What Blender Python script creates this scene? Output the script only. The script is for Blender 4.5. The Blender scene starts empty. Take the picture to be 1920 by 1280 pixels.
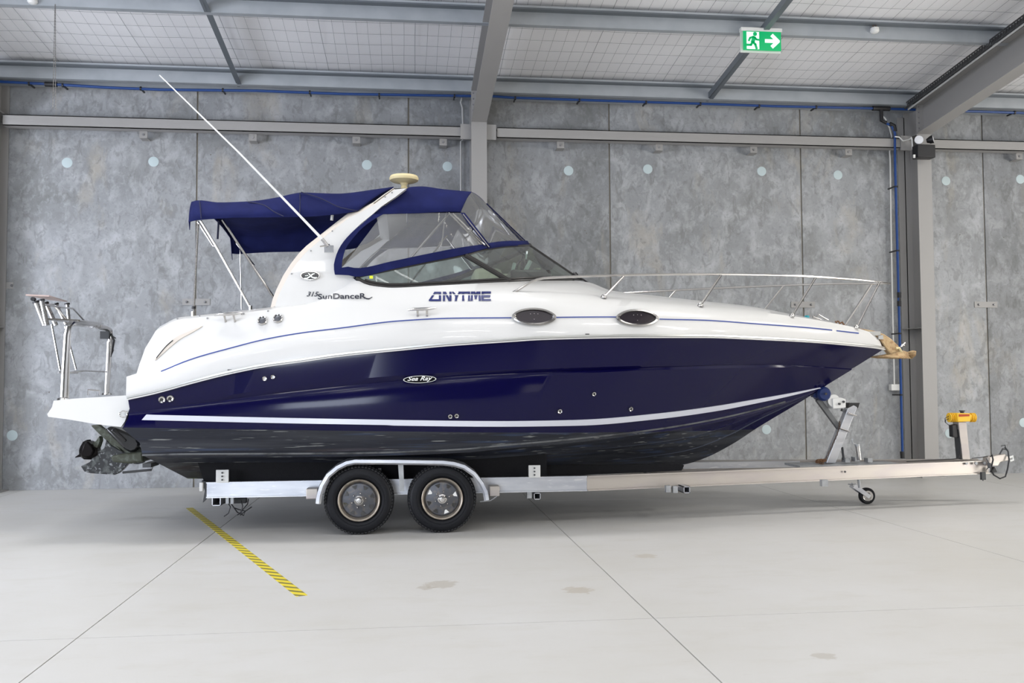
import bpy, bmesh, math, random
import numpy as np
from mathutils import Vector, Matrix
from mathutils.bvhtree import BVHTree
random.seed(7)
SC = bpy.context.scene
COL = SC.collection
# ------------------------------------------------------------------ camera, world, lights, exposure
F = 1720.0
CAMP = np.array([0.0, 0.0, 1.48])
Yd = np.array([-196, 79, F]); Yd /= np.linalg.norm(Yd)
Zd = np.array([-190, -36640, F]); Zd /= np.linalg.norm(Zd)
Zd -= Yd * (Zd @ Yd); Zd /= np.linalg.norm(Zd)
Xd = np.cross(Yd, Zd)
if Xd[0] < 0: Xd = -Xd
cam = bpy.data.cameras.new('camera'); camo = bpy.data.objects.new('camera', cam); COL.objects.link(camo)
cam.sensor_width = 36; cam.lens = F / 1920 * 36; cam.clip_end = 200
right = (Xd[0], Yd[0], Zd[0]); down = (Xd[1], Yd[1], Zd[1]); fwd = (Xd[2], Yd[2], Zd[2])
camo.matrix_world = Matrix(((right[0], -down[0], -fwd[0], 0), (right[1], -down[1], -fwd[1], 0),
                            (right[2], -down[2], -fwd[2], 1.48), (0, 0, 0, 1)))
SC.camera = camo
world = bpy.data.worlds.new('world'); SC.world = world; world.use_nodes = True
world.node_tree.nodes['Background'].inputs[0].default_value = (0.75, 0.85, 1, 1)
world.node_tree.nodes['Background'].inputs[1].default_value = 0.5
SC.view_settings.view_transform = 'Standard'; SC.view_settings.look = 'None'
SC.view_settings.gamma = 1; SC.view_settings.use_curve_mapping = False
SC.view_settings.exposure = -0.06
SC.cycles.max_bounces = 8; SC.cycles.diffuse_bounces = 4; SC.cycles.glossy_bounces = 4
SC.cycles.transparent_max_bounces = 24; SC.cycles.transmission_bounces = 6
SC.cycles.sample_clamp_indirect = 6; SC.cycles.caustics_reflective = False; SC.cycles.caustics_refractive = False

def roofz0(y): return 6.0 + .098 * (13.36 - y)
def area(name, loc, target, sx, sy, power, col=(1, 1, 1)):
    l = bpy.data.lights.new(name, 'AREA'); l.shape = 'RECTANGLE'; l.size = sx; l.size_y = sy
    l.energy = power; l.color = col
    o = bpy.data.objects.new(name, l); COL.objects.link(o); o.location = loc
    o.rotation_euler = (Vector(target) - Vector(loc)).to_track_quat('-Z', 'Y').to_euler()
    return o
for y, py_ in ((9.0, .80), (4.2, .55), (-1.4, .5), (-7.0, .6)):
    for x, px_ in ((-10.5, .8), (-6.6, 1.35), (-2.6, 1.15), (1.4, .95), (5.4, .95), (9.4, 1.05), (13.4, .7)):
        c_ = (.93, .96, 1.0) if x < -3 else ((1, .99, .97) if x < 3 else (1, .975, .94))
        area('high_bay_light', (x, y, roofz0(y) - .45), (x, y + .01, 0), 1.5, .5, 84 * px_ * py_, c_)
area('daylight_fill', (-4.2, -12.4, 2.2), (-3.2, 9, 1.6), 5.0, 4.0, 800, (.80, .88, 1))  # daylight through the rear door
area('daylight_fill', (-13.8, 5.5, 1.9), (-2, 10.5, 2.3), 10, 3.4, 2150, (.82, .87, 1))  # left side daylight, added on the side wall to brighten wall and ceiling
area('daylight_fill', (16.8, 5.0, 2.1), (4, 9.5, 3.6), 9, 3.8, 1450, (1, .97, .92))  # warm fill added on the right side wall to brighten the back of the hall
area('daylight_fill', (10, -12.4, 2.2), (8, 9, 1.6), 3.0, 4.0, 60, (1, .97, .9))  # weak warm fill added behind on the right

# ------------------------------------------------------------------ helpers
def ray(px, py):
    v = np.array([px - 960, py - 640, F]); return np.array([v @ Xd, v @ Yd, v @ Zd])
def PY(px, py, Y):
    r = ray(px, py); return CAMP + r * (Y / r[1])
def PZ(px, py, Z=0.0):
    r = ray(px, py); return CAMP + r * ((Z - 1.48) / r[2])
def unit(v):
    v = np.array(v, float); n = np.linalg.norm(v); return v / n if n > 1e-12 else v

MATS = {}
def mat(name, col, rough=.5, metal=0, coat=0, bump=0, bscale=30, noise=None, spec=.5, emit=None, alpha=None, stretch=None):
    if name in MATS: return MATS[name]
    m = bpy.data.materials.new(name); m.use_nodes = True; nt = m.node_tree
    b = nt.nodes['Principled BSDF']
    b.inputs['Base Color'].default_value = (*col, 1); b.inputs['Roughness'].default_value = rough
    b.inputs['Metallic'].default_value = metal; b.inputs['Specular IOR Level'].default_value = spec
    if coat:
        b.inputs['Coat Weight'].default_value = coat; b.inputs['Coat Roughness'].default_value = .03
        if name == 'navy_gel': b.inputs['Coat IOR'].default_value = 1.33; b.inputs['Coat Roughness'].default_value = .12
    if emit:
        b.inputs['Emission Color'].default_value = (*emit[:3], 1); b.inputs['Emission Strength'].default_value = emit[3]
    tc = nt.nodes.new('ShaderNodeTexCoord'); src = tc.outputs['Object']
    if stretch:
        mp = nt.nodes.new('ShaderNodeMapping'); mp.inputs['Scale'].default_value = stretch
        nt.links.new(src, mp.inputs[0]); src = mp.outputs[0]
    if noise:   # list of (scale, detail, lo, hi, colour, factor)
        prev = None
        for (sc_, det, lo, hi, c2, fac) in noise:
            n = nt.nodes.new('ShaderNodeTexNoise'); n.inputs['Scale'].default_value = sc_; n.inputs['Detail'].default_value = det
            nt.links.new(src, n.inputs['Vector'])
            r = nt.nodes.new('ShaderNodeMapRange'); r.inputs[1].default_value = lo; r.inputs[2].default_value = hi
            r.inputs[4].default_value = fac; nt.links.new(n.outputs[0], r.inputs[0])
            x = nt.nodes.new('ShaderNodeMix'); x.data_type = 'RGBA'
            if prev is None: x.inputs[6].default_value = (*col, 1)
            else: nt.links.new(prev, x.inputs[6])
            x.inputs[7].default_value = (*c2, 1); nt.links.new(r.outputs[0], x.inputs[0]); prev = x.outputs[2]
        nt.links.new(prev, b.inputs['Base Color'])
    if bump:
        n = nt.nodes.new('ShaderNodeTexNoise'); n.inputs['Scale'].default_value = bscale; n.inputs['Detail'].default_value = 5
        nt.links.new(src, n.inputs['Vector'])
        bp = nt.nodes.new('ShaderNodeBump'); bp.inputs['Strength'].default_value = bump; bp.inputs['Distance'].default_value = .02
        nt.links.new(n.outputs[0], bp.inputs['Height']); nt.links.new(bp.outputs[0], b.inputs['Normal'])
    MATS[name] = m; return m

def glassmat(name, tint, opac, rough=.02):
    m = bpy.data.materials.new(name); m.use_nodes = True; nt = m.node_tree
    for n in list(nt.nodes): nt.nodes.remove(n)
    out = nt.nodes.new('ShaderNodeOutputMaterial'); t = nt.nodes.new('ShaderNodeBsdfTransparent'); t.inputs[0].default_value = (*tint, 1)
    g = nt.nodes.new('ShaderNodeBsdfGlossy'); g.inputs['Roughness'].default_value = rough
    d = nt.nodes.new('ShaderNodeBsdfDiffuse'); d.inputs[0].default_value = (.75, .76, .76, 1)
    fr = nt.nodes.new('ShaderNodeFresnel'); fr.inputs[0].default_value = 1.35
    a = nt.nodes.new('ShaderNodeMixShader'); a.inputs[0].default_value = opac
    nt.links.new(t.outputs[0], a.inputs[1]); nt.links.new(d.outputs[0], a.inputs[2])
    b = nt.nodes.new('ShaderNodeMixShader'); nt.links.new(fr.outputs[0], b.inputs[0])
    nt.links.new(a.outputs[0], b.inputs[1]); nt.links.new(g.outputs[0], b.inputs[2]); nt.links.new(b.outputs[0], out.inputs[0])
    MATS[name] = m; return m

class MB:
    def __init__(s): s.v = []; s.f = []
    def add(s, vs, fs):
        k = len(s.v); s.v += [tuple(map(float, p)) for p in vs]; s.f += [tuple(i + k for i in f) for f in fs]; return s
    def box(s, c, d, R=None):
        c = np.array(c, float); vs = []
        for sx in (-.5, .5):
            for sy in (-.5, .5):
                for sz in (-.5, .5):
                    p = np.array([sx * d[0], sy * d[1], sz * d[2]])
                    if R is not None: p = R @ p
                    vs.append(c + p)
        return s.add(vs, [(0, 1, 3, 2), (4, 6, 7, 5), (0, 4, 5, 1), (2, 3, 7, 6), (0, 2, 6, 4), (1, 5, 7, 3)])
    def b2(s, lo, hi):
        lo = np.array(lo, float); hi = np.array(hi, float); return s.box((lo + hi) / 2, np.abs(hi - lo))
    def beam(s, a, b, w, h, up=(0, 0, 1)):
        a = np.array(a, float); b = np.array(b, float); x = unit(b - a); y = unit(np.cross(up, x)); z = np.cross(x, y)
        R = np.stack([x, y, z], 1); return s.box((a + b) / 2, (np.linalg.norm(b - a), w, h), R)
    def tube(s, pts, r, seg=8, closed=False):
        P = [np.array(p, float) for p in pts]; n = len(P)
        rr = r if hasattr(r, '__len__') else [r] * n
        T = []
        for i in range(n):
            a = P[(i - 1) % n] if (closed or i > 0) else P[i]; b = P[(i + 1) % n] if (closed or i < n - 1) else P[i]
            T.append(unit(b - a))
        up = np.array([0, 0, 1.0]) if abs(T[0][2]) < .9 else np.array([1.0, 0, 0])
        N = unit(np.cross(T[0], up)); vs = []
        for i in range(n):
            N = unit(N - T[i] * (N @ T[i])); B = np.cross(T[i], N)
            for k in range(seg):
                a = 2 * math.pi * k / seg; vs.append(P[i] + rr[i] * (math.cos(a) * N + math.sin(a) * B))
        fs = []
        for i in range(n if closed else n - 1):
            j = (i + 1) % n
            for k in range(seg):
                k2 = (k + 1) % seg; fs.append((i * seg + k, i * seg + k2, j * seg + k2, j * seg + k))
        if not closed: fs += [tuple(range(seg - 1, -1, -1)), tuple((n - 1) * seg + k for k in range(seg))]
        return s.add(vs, fs)
    def lathe(s, prof, c, axis=(0, 0, 1), seg=24, cap=True):
        ax = unit(axis); up = np.array([0, 0, 1.0]) if abs(ax[2]) < .9 else np.array([1.0, 0, 0])
        N = unit(np.cross(ax, up)); B = np.cross(ax, N); c = np.array(c, float); vs = []
        for (r, h) in prof:
            for k in range(seg):
                a = 2 * math.pi * k / seg; vs.append(c + ax * h + max(r, 1e-4) * (math.cos(a) * N + math.sin(a) * B))
        fs = []
        for i in range(len(prof) - 1):
            for k in range(seg):
                k2 = (k + 1) % seg; fs.append((i * seg + k, i * seg + k2, (i + 1) * seg + k2, (i + 1) * seg + k))
        if cap: fs += [tuple(range(seg - 1, -1, -1)), tuple((len(prof) - 1) * seg + k for k in range(seg))]
        return s.add(vs, fs)
    def grid(s, rows, closed=False):
        n = len(rows[0]); vs = [p for r in rows for p in r]; fs = []
        for i in range(len(rows) - 1):
            for k in range(n - 1): fs.append((i * n + k, i * n + k + 1, (i + 1) * n + k + 1, (i + 1) * n + k))
            if closed: fs.append((i * n + n - 1, i * n, (i + 1) * n, (i + 1) * n + n - 1))
        return s.add(vs, fs)
    def prism(s, pts, off):
        n = len(pts); off = np.array(off, float); A = [np.array(p, float) for p in pts]; B = [p + off for p in A]
        return s.add(A + B, [tuple(range(n)), tuple(range(2 * n - 1, n - 1, -1))] + [(i, (i + 1) % n, n + (i + 1) % n, n + i) for i in range(n)])
    def mirror(s, yc):
        k = len(s.v); s.v += [(x, 2 * yc - y, z) for (x, y, z) in s.v]; s.f += [tuple(i + k for i in reversed(f)) for f in s.f]; return s
    def build(s, name, m, parent=None, smooth=30, kind=None, label=None, solid=0, bevel=0, merge=False):
        me = bpy.data.meshes.new(name); org = ORG.get(parent.name, Vector((0, 0, 0))) if parent else None
        V = np.array(s.v)
        if parent is None:
            lo = V.min(0); hi = V.max(0); org = Vector(((lo[0] + hi[0]) / 2, (lo[1] + hi[1]) / 2, lo[2]))
        V = V - np.array(org)
        me.from_pydata([tuple(p) for p in V], [], s.f); me.validate()
        bm = bmesh.new(); bm.from_mesh(me)
        if merge: bmesh.ops.remove_doubles(bm, verts=bm.verts, dist=.0015)
        big = [f for f in bm.faces if len(f.verts) > 4]
        if big: bmesh.ops.triangulate(bm, faces=big)
        bmesh.ops.recalc_face_normals(bm, faces=bm.faces); bm.to_mesh(me); bm.free()
        o = bpy.data.objects.new(name, me); COL.objects.link(o)
        if parent: o.parent = parent; ORG[o.name] = org
        else: o.location = org; ORG[o.name] = org
        me.materials.append(MATS[m] if isinstance(m, str) else m)
        if smooth:
            me.polygons.foreach_set('use_smooth', [True] * len(me.polygons))
            me.set_sharp_from_angle(angle=math.radians(smooth))
        if solid:
            md = o.modifiers.new('s', 'SOLIDIFY'); md.thickness = solid; md.offset = 0
        if bevel:
            md = o.modifiers.new('b', 'BEVEL'); md.width = bevel; md.segments = 2; md.limit_method = 'ANGLE'
        if kind: o['kind'] = kind
        if label: o['label'] = label
        return o
ORG = {}
def tag(o, label, cat, group=None, kind=None):
    o['label'] = label; o['category'] = cat
    if group: o['group'] = group
    if kind: o['kind'] = kind
    return o
def empty(name, loc, label=None, cat=None, group=None, kind=None):
    o = bpy.data.objects.new(name, None); COL.objects.link(o); o.location = tuple(map(float, loc)); o.empty_display_size = .2
    ORG[o.name] = Vector(tuple(map(float, loc)))
    if label: tag(o, label, cat, group, kind)
    elif kind: o['kind'] = kind
    return o
def pchip(xs, ys, x):
    xs = np.array(xs, float); ys = np.array(ys, float); h = np.diff(xs); d = np.diff(ys) / h
    m = np.zeros(len(xs)); m[0] = d[0]; m[-1] = d[-1]
    for i in range(1, len(xs) - 1):
        if d[i - 1] * d[i] > 0:
            w1 = 2 * h[i] + h[i - 1]; w2 = h[i] + 2 * h[i - 1]; m[i] = (w1 + w2) / (w1 / d[i - 1] + w2 / d[i])
    x = np.asarray(x, float); i = np.clip(np.searchsorted(xs, x) - 1, 0, len(xs) - 2); t = (x - xs[i]) / h[i]
    return ((2 * t**3 - 3 * t**2 + 1) * ys[i] + (t**3 - 2 * t**2 + t) * h[i] * m[i] + (-2 * t**3 + 3 * t**2) * ys[i + 1] + (t**3 - t**2) * h[i] * m[i + 1])

# ------------------------------------------------------------------ materials
def concrete(name, c1, c2, c3, rough, world_tint=None, contrast=1.0, fl=False):
    m = bpy.data.materials.new(name); m.use_nodes = True; nt = m.node_tree; b = nt.nodes['Principled BSDF']; L = nt.links.new
    geo = nt.nodes.new('ShaderNodeNewGeometry'); pos = geo.outputs['Position']
    def noise(scale, det, lo, hi, stretch=None, dist=0, off=None):
        s_ = pos
        if stretch or off:
            mp = nt.nodes.new('ShaderNodeMapping'); mp.inputs['Scale'].default_value = stretch or (1, 1, 1)
            mp.inputs['Location'].default_value = off or (0, 0, 0); L(pos, mp.inputs[0]); s_ = mp.outputs[0]
        n = nt.nodes.new('ShaderNodeTexNoise'); n.inputs['Scale'].default_value = scale; n.inputs['Detail'].default_value = det
        n.inputs['Distortion'].default_value = dist; n.inputs['Roughness'].default_value = .62
        L(s_, n.inputs['Vector']); r = nt.nodes.new('ShaderNodeMapRange'); r.inputs[1].default_value = lo; r.inputs[2].default_value = hi
        L(n.outputs[0], r.inputs[0]); return r.outputs[0]
    def mix(f, a, c, fac=1.0, mode='MIX'):
        x = nt.nodes.new('ShaderNodeMix'); x.data_type = 'RGBA'; x.blend_type = mode
        mm = nt.nodes.new('ShaderNodeMath'); mm.operation = 'MULTIPLY'; mm.inputs[1].default_value = fac
        if f is None: mm.inputs[0].default_value = 1
        else: L(f, mm.inputs[0])
        L(mm.outputs[0], x.inputs[0])
        for k, v in ((6, a), (7, c)):
            if isinstance(v, tuple): x.inputs[k].default_value = (*v, 1)
            else: L(v, x.inputs[k])
        return x.outputs[2]
    if fl:
        c = mix(noise(.5, 6, .35, .65), c1, c2)
        c = mix(noise(1.6, 8, .52, .72, (1, 2.4, 1)), c, c3, .5)
        c = mix(noise(9, 8, .62, .78, (1, 3.5, 1)), c, (.36, .31, .24), .22)
        for (sx, sy, rr, cc) in STAINS:
            mp = nt.nodes.new('ShaderNodeMapping'); mp.inputs['Location'].default_value = (-sx, -sy, 0); L(pos, mp.inputs[0])
            nz = nt.nodes.new('ShaderNodeTexNoise'); nz.inputs['Scale'].default_value = 18; L(pos, nz.inputs['Vector'])
            ln = nt.nodes.new('ShaderNodeVectorMath'); ln.operation = 'LENGTH'; L(mp.outputs[0], ln.inputs[0])
            ad = nt.nodes.new('ShaderNodeMath'); ad.operation = 'MULTIPLY_ADD'; ad.inputs[1].default_value = rr * 1.4; L(nz.outputs[0], ad.inputs[0]); L(ln.outputs['Value'], ad.inputs[2])
            mr = nt.nodes.new('ShaderNodeMapRange'); mr.inputs[1].default_value = rr * 1.75; mr.inputs[2].default_value = rr * 1.45; L(ad.outputs[0], mr.inputs[0])
            c = mix(mr.outputs[0], c, cc, .35)
    else:
        c = mix(noise(.5, 6, .36, .64), c1, c2)
        c = mix(noise(1.3, 9, .46, .66, (1, 1, .8), .6), c, c3, .65)
        c = mix(noise(3.2, 10, .50, .64, (1, 1, .7), .5, (9, 0, 2)), c, (.50, .51, .53), .55)
        c = mix(noise(11, 10, .52, .66, (1, 1, .8), .4), c, (.46, .47, .50), .40)
        c = mix(noise(28, 6, .55, .68), c, (.19, .20, .20), .45)
        c = mix(noise(1.1, 6, .56, .70, (1.6, 1, .6), .5, (5, 0, 3)), c, (.45, .40, .32), .45)
        c = mix(noise(6.5, 9, .54, .62, (1.3, 1, .7), .9, (11, 0, 7)), c, (.17, .175, .17), .45)
        oi = nt.nodes.new('ShaderNodeObjectInfo'); mr = nt.nodes.new('ShaderNodeMapRange'); mr.inputs[3].default_value = .82; mr.inputs[4].default_value = 1.12
        L(oi.outputs['Random'], mr.inputs[0]); hs = nt.nodes.new('ShaderNodeHueSaturation'); L(mr.outputs[0], hs.inputs['Value']); L(c, hs.inputs['Color']); c = hs.outputs[0]
    L(c, b.inputs['Base Color']); b.inputs['Roughness'].default_value = rough
    n = nt.nodes.new('ShaderNodeTexNoise'); n.inputs['Scale'].default_value = 9 if not fl else 3; n.inputs['Detail'].default_value = 8; L(pos, n.inputs['Vector'])
    bp = nt.nodes.new('ShaderNodeBump'); bp.inputs['Strength'].default_value = .25 if not fl else .05; bp.inputs['Distance'].default_value = .02
    L(n.outputs[0], bp.inputs['Height']); L(bp.outputs[0], b.inputs['Normal'])
    MATS[name] = m; return m
STAINS = []
for (px, py, r, c) in [(828, 1095, .13, (.30, .24, .15)), (1084, 1106, .11, (.33, .25, .14)), (800, 1101, .07, (.3, .24, .16)), (1210, 1042, .10, (.40, .33, .22)), (1545, 1230, .07, (.33, .28, .2))]:
    p = PZ(px, py); STAINS.append((p[0], p[1], r, c))
concrete('wall_concrete', (.36, .37, .385), (.26, .27, .28), (.19, .195, .19), .7)
concrete('floor_concrete', (.60, .585, .55), (.65, .64, .62), (.56, .54, .49), .42, fl=True)
mat('joint_dark', (.20, .19, .17), .9)
mat('floor_joint', (.22, .20, .17), .9)
mat('wall_joint', (.33, .30, .25), .9)
mat('cap_grey', (.56, .66, .68), .6)
mat('painted_steel', (.36, .35, .34), .5, bump=.03, bscale=60)
mat('galvanised', (.50, .52, .53), .42, .75, noise=[(9, 6, .4, .7, (.36, .38, .40), .8)])
mat('purlin_steel', (.46, .49, .52), .45, .35, noise=[(3, 4, .4, .7, (.36, .39, .42), .6)])
mat('bridging_and_shade', (.16, .18, .20), .5, .3)  # bridging steel; also paints the shade under the purlin flanges
mat('insulation', (.91, .91, .93), .55, bump=.35, bscale=1.4)
mat('wire', (.22, .23, .25), .5, .3)
mat('blue_pipe', (.006, .050, .22), .4)
mat('black_plastic', (.012, .012, .014), .45)
mat('white_plastic', (.78, .78, .76), .4)
mat('conduit', (.50, .50, .49), .45)
mat('bolt', (.30, .30, .31), .4, .8)
mat('white_gel', (.71, .705, .69), .25, coat=.4)
mat('white_platform', (.74, .735, .71), .35)
mat('cream_shade_gel', (.66, .60, .53), .35)  # air scoop tan; on the arch edge it carries painted shading
mat('navy_gel', (.0030, .0024, .036), .5, coat=1.0, bump=.010, bscale=1.3, spec=0)
mat('antifoul', (.014, .016, .024), .5, spec=.3, noise=[(2.2, 8, .48, .72, (.075, .08, .09), .7), (6, 8, .56, .66, (.035, .055, .11), .6), (3, 9, .62, .72, (.085, .055, .035), .4), (16, 9, .63, .68, (.30, .31, .30), .6)], stretch=(.16, 1, 3.6), bump=.15, bscale=14)
mat('algae_green', (.07, .08, .035), .7, noise=[(14, 8, .45, .6, (.02, .025, .02), .8)])
mat('pearl_stripe', (.66, .68, .76), .25, coat=.5)
mat('pinstripe', (.03, .06, .28), .3)
mat('chrome', (.60, .585, .57), .16, 1.0)
mat('dull_chrome', (.40, .39, .38), .25, 1.0)
mat('rubrail', (.66, .66, .64), .3, .6)
mat('black_gloss', (.006, .006, .007), .08, coat=1)
mat('dark_frame', (.03, .028, .027), .35, .2)
mat('canvas', (.0085, .012, .070), .8, bump=.5, bscale=5, spec=.15, noise=[(5, 5, .4, .7, (.013, .018, .10), .7)])
mat('canvas_piping', (.004, .006, .04), .7)
mat('canvas_dark', (.006, .009, .035), .8)
mat('port_glass', (.018, .012, .018), .06, coat=1)
mat('radome', (.74, .63, .36), .5)
mat('text_navy', (.004, .012, .12), .35)
mat('text_slate', (.012, .014, .03), .4)
mat('tyre', (.0085, .009, .0115), .5, bump=.1, bscale=60, spec=.22)
mat('tread', (.008, .008, .009), .7)
mat('rim', (.10, .105, .12), .42, .5, noise=[(22, 6, .5, .7, (.20, .17, .14), .7)])
mat('rim_lip', (.33, .29, .24), .45, .6, noise=[(14, 6, .5, .7, (.16, .12, .09), .7)])
mat('alu', (.66, .67, .70), .36, .8, noise=[(2.5, 8, .42, .68, (.42, .44, .50), .8), (14, 8, .6, .7, (.85, .85, .86), .6)], stretch=(.5, 1, 3))
mat('alu_tan', (.50, .46, .42), .42, .55, noise=[(3, 8, .45, .7, (.43, .385, .39), .7)], stretch=(.5, 1, 3))
mat('carpet', (.004, .004, .006), .95, bump=.3, bscale=120)
mat('galv_dull', (.42, .43, .44), .5, .5, noise=[(10, 6, .45, .65, (.30, .31, .32), .8)])
mat('galv_dark', (.15, .155, .16), .5, .4)
mat('dark_steel', (.07, .072, .075), .5, .5)
mat('rust', (.20, .10, .045), .85, bump=.4, bscale=60)
mat('rust_anchor', (.52, .37, .20), .75, noise=[(22, 8, .45, .65, (.34, .19, .09), .8), (9, 6, .55, .7, (.66, .56, .38), .6)], bump=.3, bscale=50)
mat('yellow_paint', (.85, .50, .03), .4)
mat('red_lens', (.40, .05, .01), .3)
mat('drive_black', (.02, .021, .023), .35, noise=[(14, 8, .52, .62, (.10, .11, .105), .8), (30, 8, .58, .66, (.38, .40, .40), .7)])
mat('cowl_black', (.012, .0125, .014), .18, coat=.6)
mat('drive_green', (.055, .06, .04), .6, noise=[(18, 8, .5, .64, (.13, .15, .12), .8)])
mat('bronze', (.012, .010, .010), .3, .8)
mat('blue_rubber', (.005, .022, .12), .4)
mat('green_sign', (.0, .30, .10), .4, emit=(.0, .42, .13, .55))
mat('sign_white', (.85, .9, .88), .4, emit=(.85, 1, .92, .55))
mat('seat_beige', (.62, .60, .45), .5)
mat('paper', (.85, .95, .95), .5)
mat('yellow_sticker', (.75, .80, .03), .5)
mat('chain_rust', (.16, .12, .10), .7, .4)
mat('lens', (.80, .82, .86), .5)
glassmat('tinted_glass', (.60, .72, .64), .10)
glassmat('clear_vinyl', (.90, .90, .90), .17, .06)

# ------------------------------------------------------------------ building
WY = 13.77; SL = .098
def roofz(y): return 6.0 + SL * (13.36 - y)
wall = MB().b2((-13, WY + .02, 0), (17, WY + .2, 6.6)).build('wall_back', 'wall_joint', kind='structure')
W0 = .015
for k in range(-5, 6):
    x0 = W0 + 3.085 * (k - 1); x1 = x0 + 3.085
    MB().b2((x0 + .012, WY, .0), (x1 - .012, WY + .019, 6.3)).build('wall_panel', 'wall_concrete', wall, smooth=0)
for (px, py) in [(126, 305), (288, 303), (688, 309), (839, 312), (1066, 320), (1214.5, 317), (1428, 321), (1571, 328), (1773.5, 339), (1913, 336), (23, 816), (1437, 805), (1780, 812), (1919, 792)]:
    p = PY(px, py, WY); MB().lathe([(.074, 0), (.074, .004), (.066, .006)], p, (0, -1, 0), 28).build('lifting_point_cap', 'cap_grey', wall)
for (px, py) in [(368, 566), (1505, 571), (1848, 571), (5, 535)]:
    p = PY(px, py, WY); w = .2 if px > 10 else .15
    pl = MB().box((p[0], WY - .006, p[2]), (w * 2 - .01, .012, .095)).build('fixing_plate', 'painted_steel', wall, smooth=0)
    for s in (-.13, .13):
        MB().lathe([(.016, 0), (.016, .018), (.008, .026)], (p[0] + s, WY - .012, p[2]), (0, -1, 0), 8).build('bolt', 'bolt', pl)
for (px, py) in [(92, 735), (395, 290), (962, 480), (1097, 432), (1100, 437), (1800, 440), (1882, 445), (1680, 640)]:
    p = PY(px, py, WY); MB().lathe([(.010, 0), (.006, .003)], p, (0, -1, 0), 8).build('form_hole', 'joint_dark', wall)
# floor slabs
floor = MB().b2((-14, -13, -.2), (17, WY + .2, -.02)).build('floor', 'floor_joint', kind='structure')
xs = [-14, -8.87, -5.40, -1.925, 1.54, 5.01, 8.48, 11.95, 17]; ys = [-13, -6, -.1, 5.70, 11.5, WY]
for a in range(len(xs) - 1):
    for b in range(len(ys) - 1):
        g = .004; gy = .0025
        MB().b2((xs[a] + g, ys[b] + gy, -.019), (xs[a + 1] - g, ys[b + 1] - gy, 0)).build('floor_slab', 'floor_concrete', floor, smooth=0)
# hall behind the camera
mat('plain_wall', (.10, .10, .10), .8)
MB().b2((-14.2, -13, 0), (-14, WY + .2, 8)).build('wall_left', 'plain_wall', kind='structure')
MB().b2((17, -13, 0), (17.2, WY + .2, 8)).build('wall_right', 'plain_wall', kind='structure')
MB().b2((-14, -13.2, 0), (17, -13, 9)).build('wall_front', 'plain_wall', kind='structure')
# ceiling: insulation blanket slightly sagging between purlins
rows = []
purl = [13.36 - 2.08 * i for i in range(0, 13)]
yy = np.linspace(WY, -13, 200)
for y in yy:
    ph = ((13.36 - y) / 2.08) % 1; rows.append([(x, y, roofz(y) + .02 + .025 * (1 - math.sin(math.pi * ph)) + .008 * math.sin(x * 2.1 + y)) for x in np.linspace(-14, 17, 100)])
ceil = MB().grid(rows).build('ceiling', 'insulation', kind='structure', smooth=60)
md = ceil.modifiers.new('s', 'SOLIDIFY'); md.thickness = .05; md.offset = 1
wm = MB()
for i in range(int(31 / .155)):
    x = -14 + .155 * i; pts = []
    dbl = (i % 8 == 3)
    for y in np.linspace(WY, 5.5, 26):
        ph = ((13.36 - y) / 2.08) % 1
        pts.append((x + .006 * math.sin(i * 3.1 + y * 2), y, roofz(y) + .008 - .012 * math.sin(math.pi * ph) + .005 * math.sin(x * 2.1 + y)))
    wm.tube(pts, .0031 if dbl else .0018, 4)
for j in range(27):
    y = 13.62 - .305 * j; ph = ((13.36 - y) / 2.08) % 1
    wm.tube([(x, y, roofz(y) + .006 - .012 * math.sin(math.pi * ph) + .005 * math.sin(x * 2.1 + y) - .012 * abs(math.sin(x * 1.27))) for x in np.linspace(-14, 17, 180)], .0018, 4)
wm.build('safety_mesh', 'wire', ceil, kind='stuff')
# purlins
for i, y in enumerate(purl[:11]):
    z = roofz(y)
    MB().b2((-14, y - .003, z - .21), (17, y + .003, z - .002)).b2((-14, y, z - .213), (17, y + .085, z - .207)).b2((-14, y - .10, z - .010), (17, y, z - .004)).b2((-14, y - .102, z - .03), (17, y - .098, z - .008)).build('purlin', 'purlin_steel', kind='structure', smooth=0)
    MB().b2((-14, y - .098, z - .05), (17, y - .004, z - .012)).build('purlin_shade', 'bridging_and_shade', kind='structure', smooth=0)  # dark strip added as the shade under the top flange
# bridging
for x in (-9.4, -2.43, 4.57, 11.5):
    for i in range(9):
        y1 = purl[i] - .0; y2 = purl[i + 1]
        z1 = roofz(y1) - .17; z2 = roofz(y2) - .17
        MB().beam((x, y1 + (.12 if i == 0 else 0), z1), (x, y2 + .01, z2 + .02), .035, .09).beam((x + .028, y1, z1 - .04), (x + .028, y2 + .01, z2 - .02), .06, .006).build('bridging_channel', 'bridging_and_shade', kind='structure', smooth=0)
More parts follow.
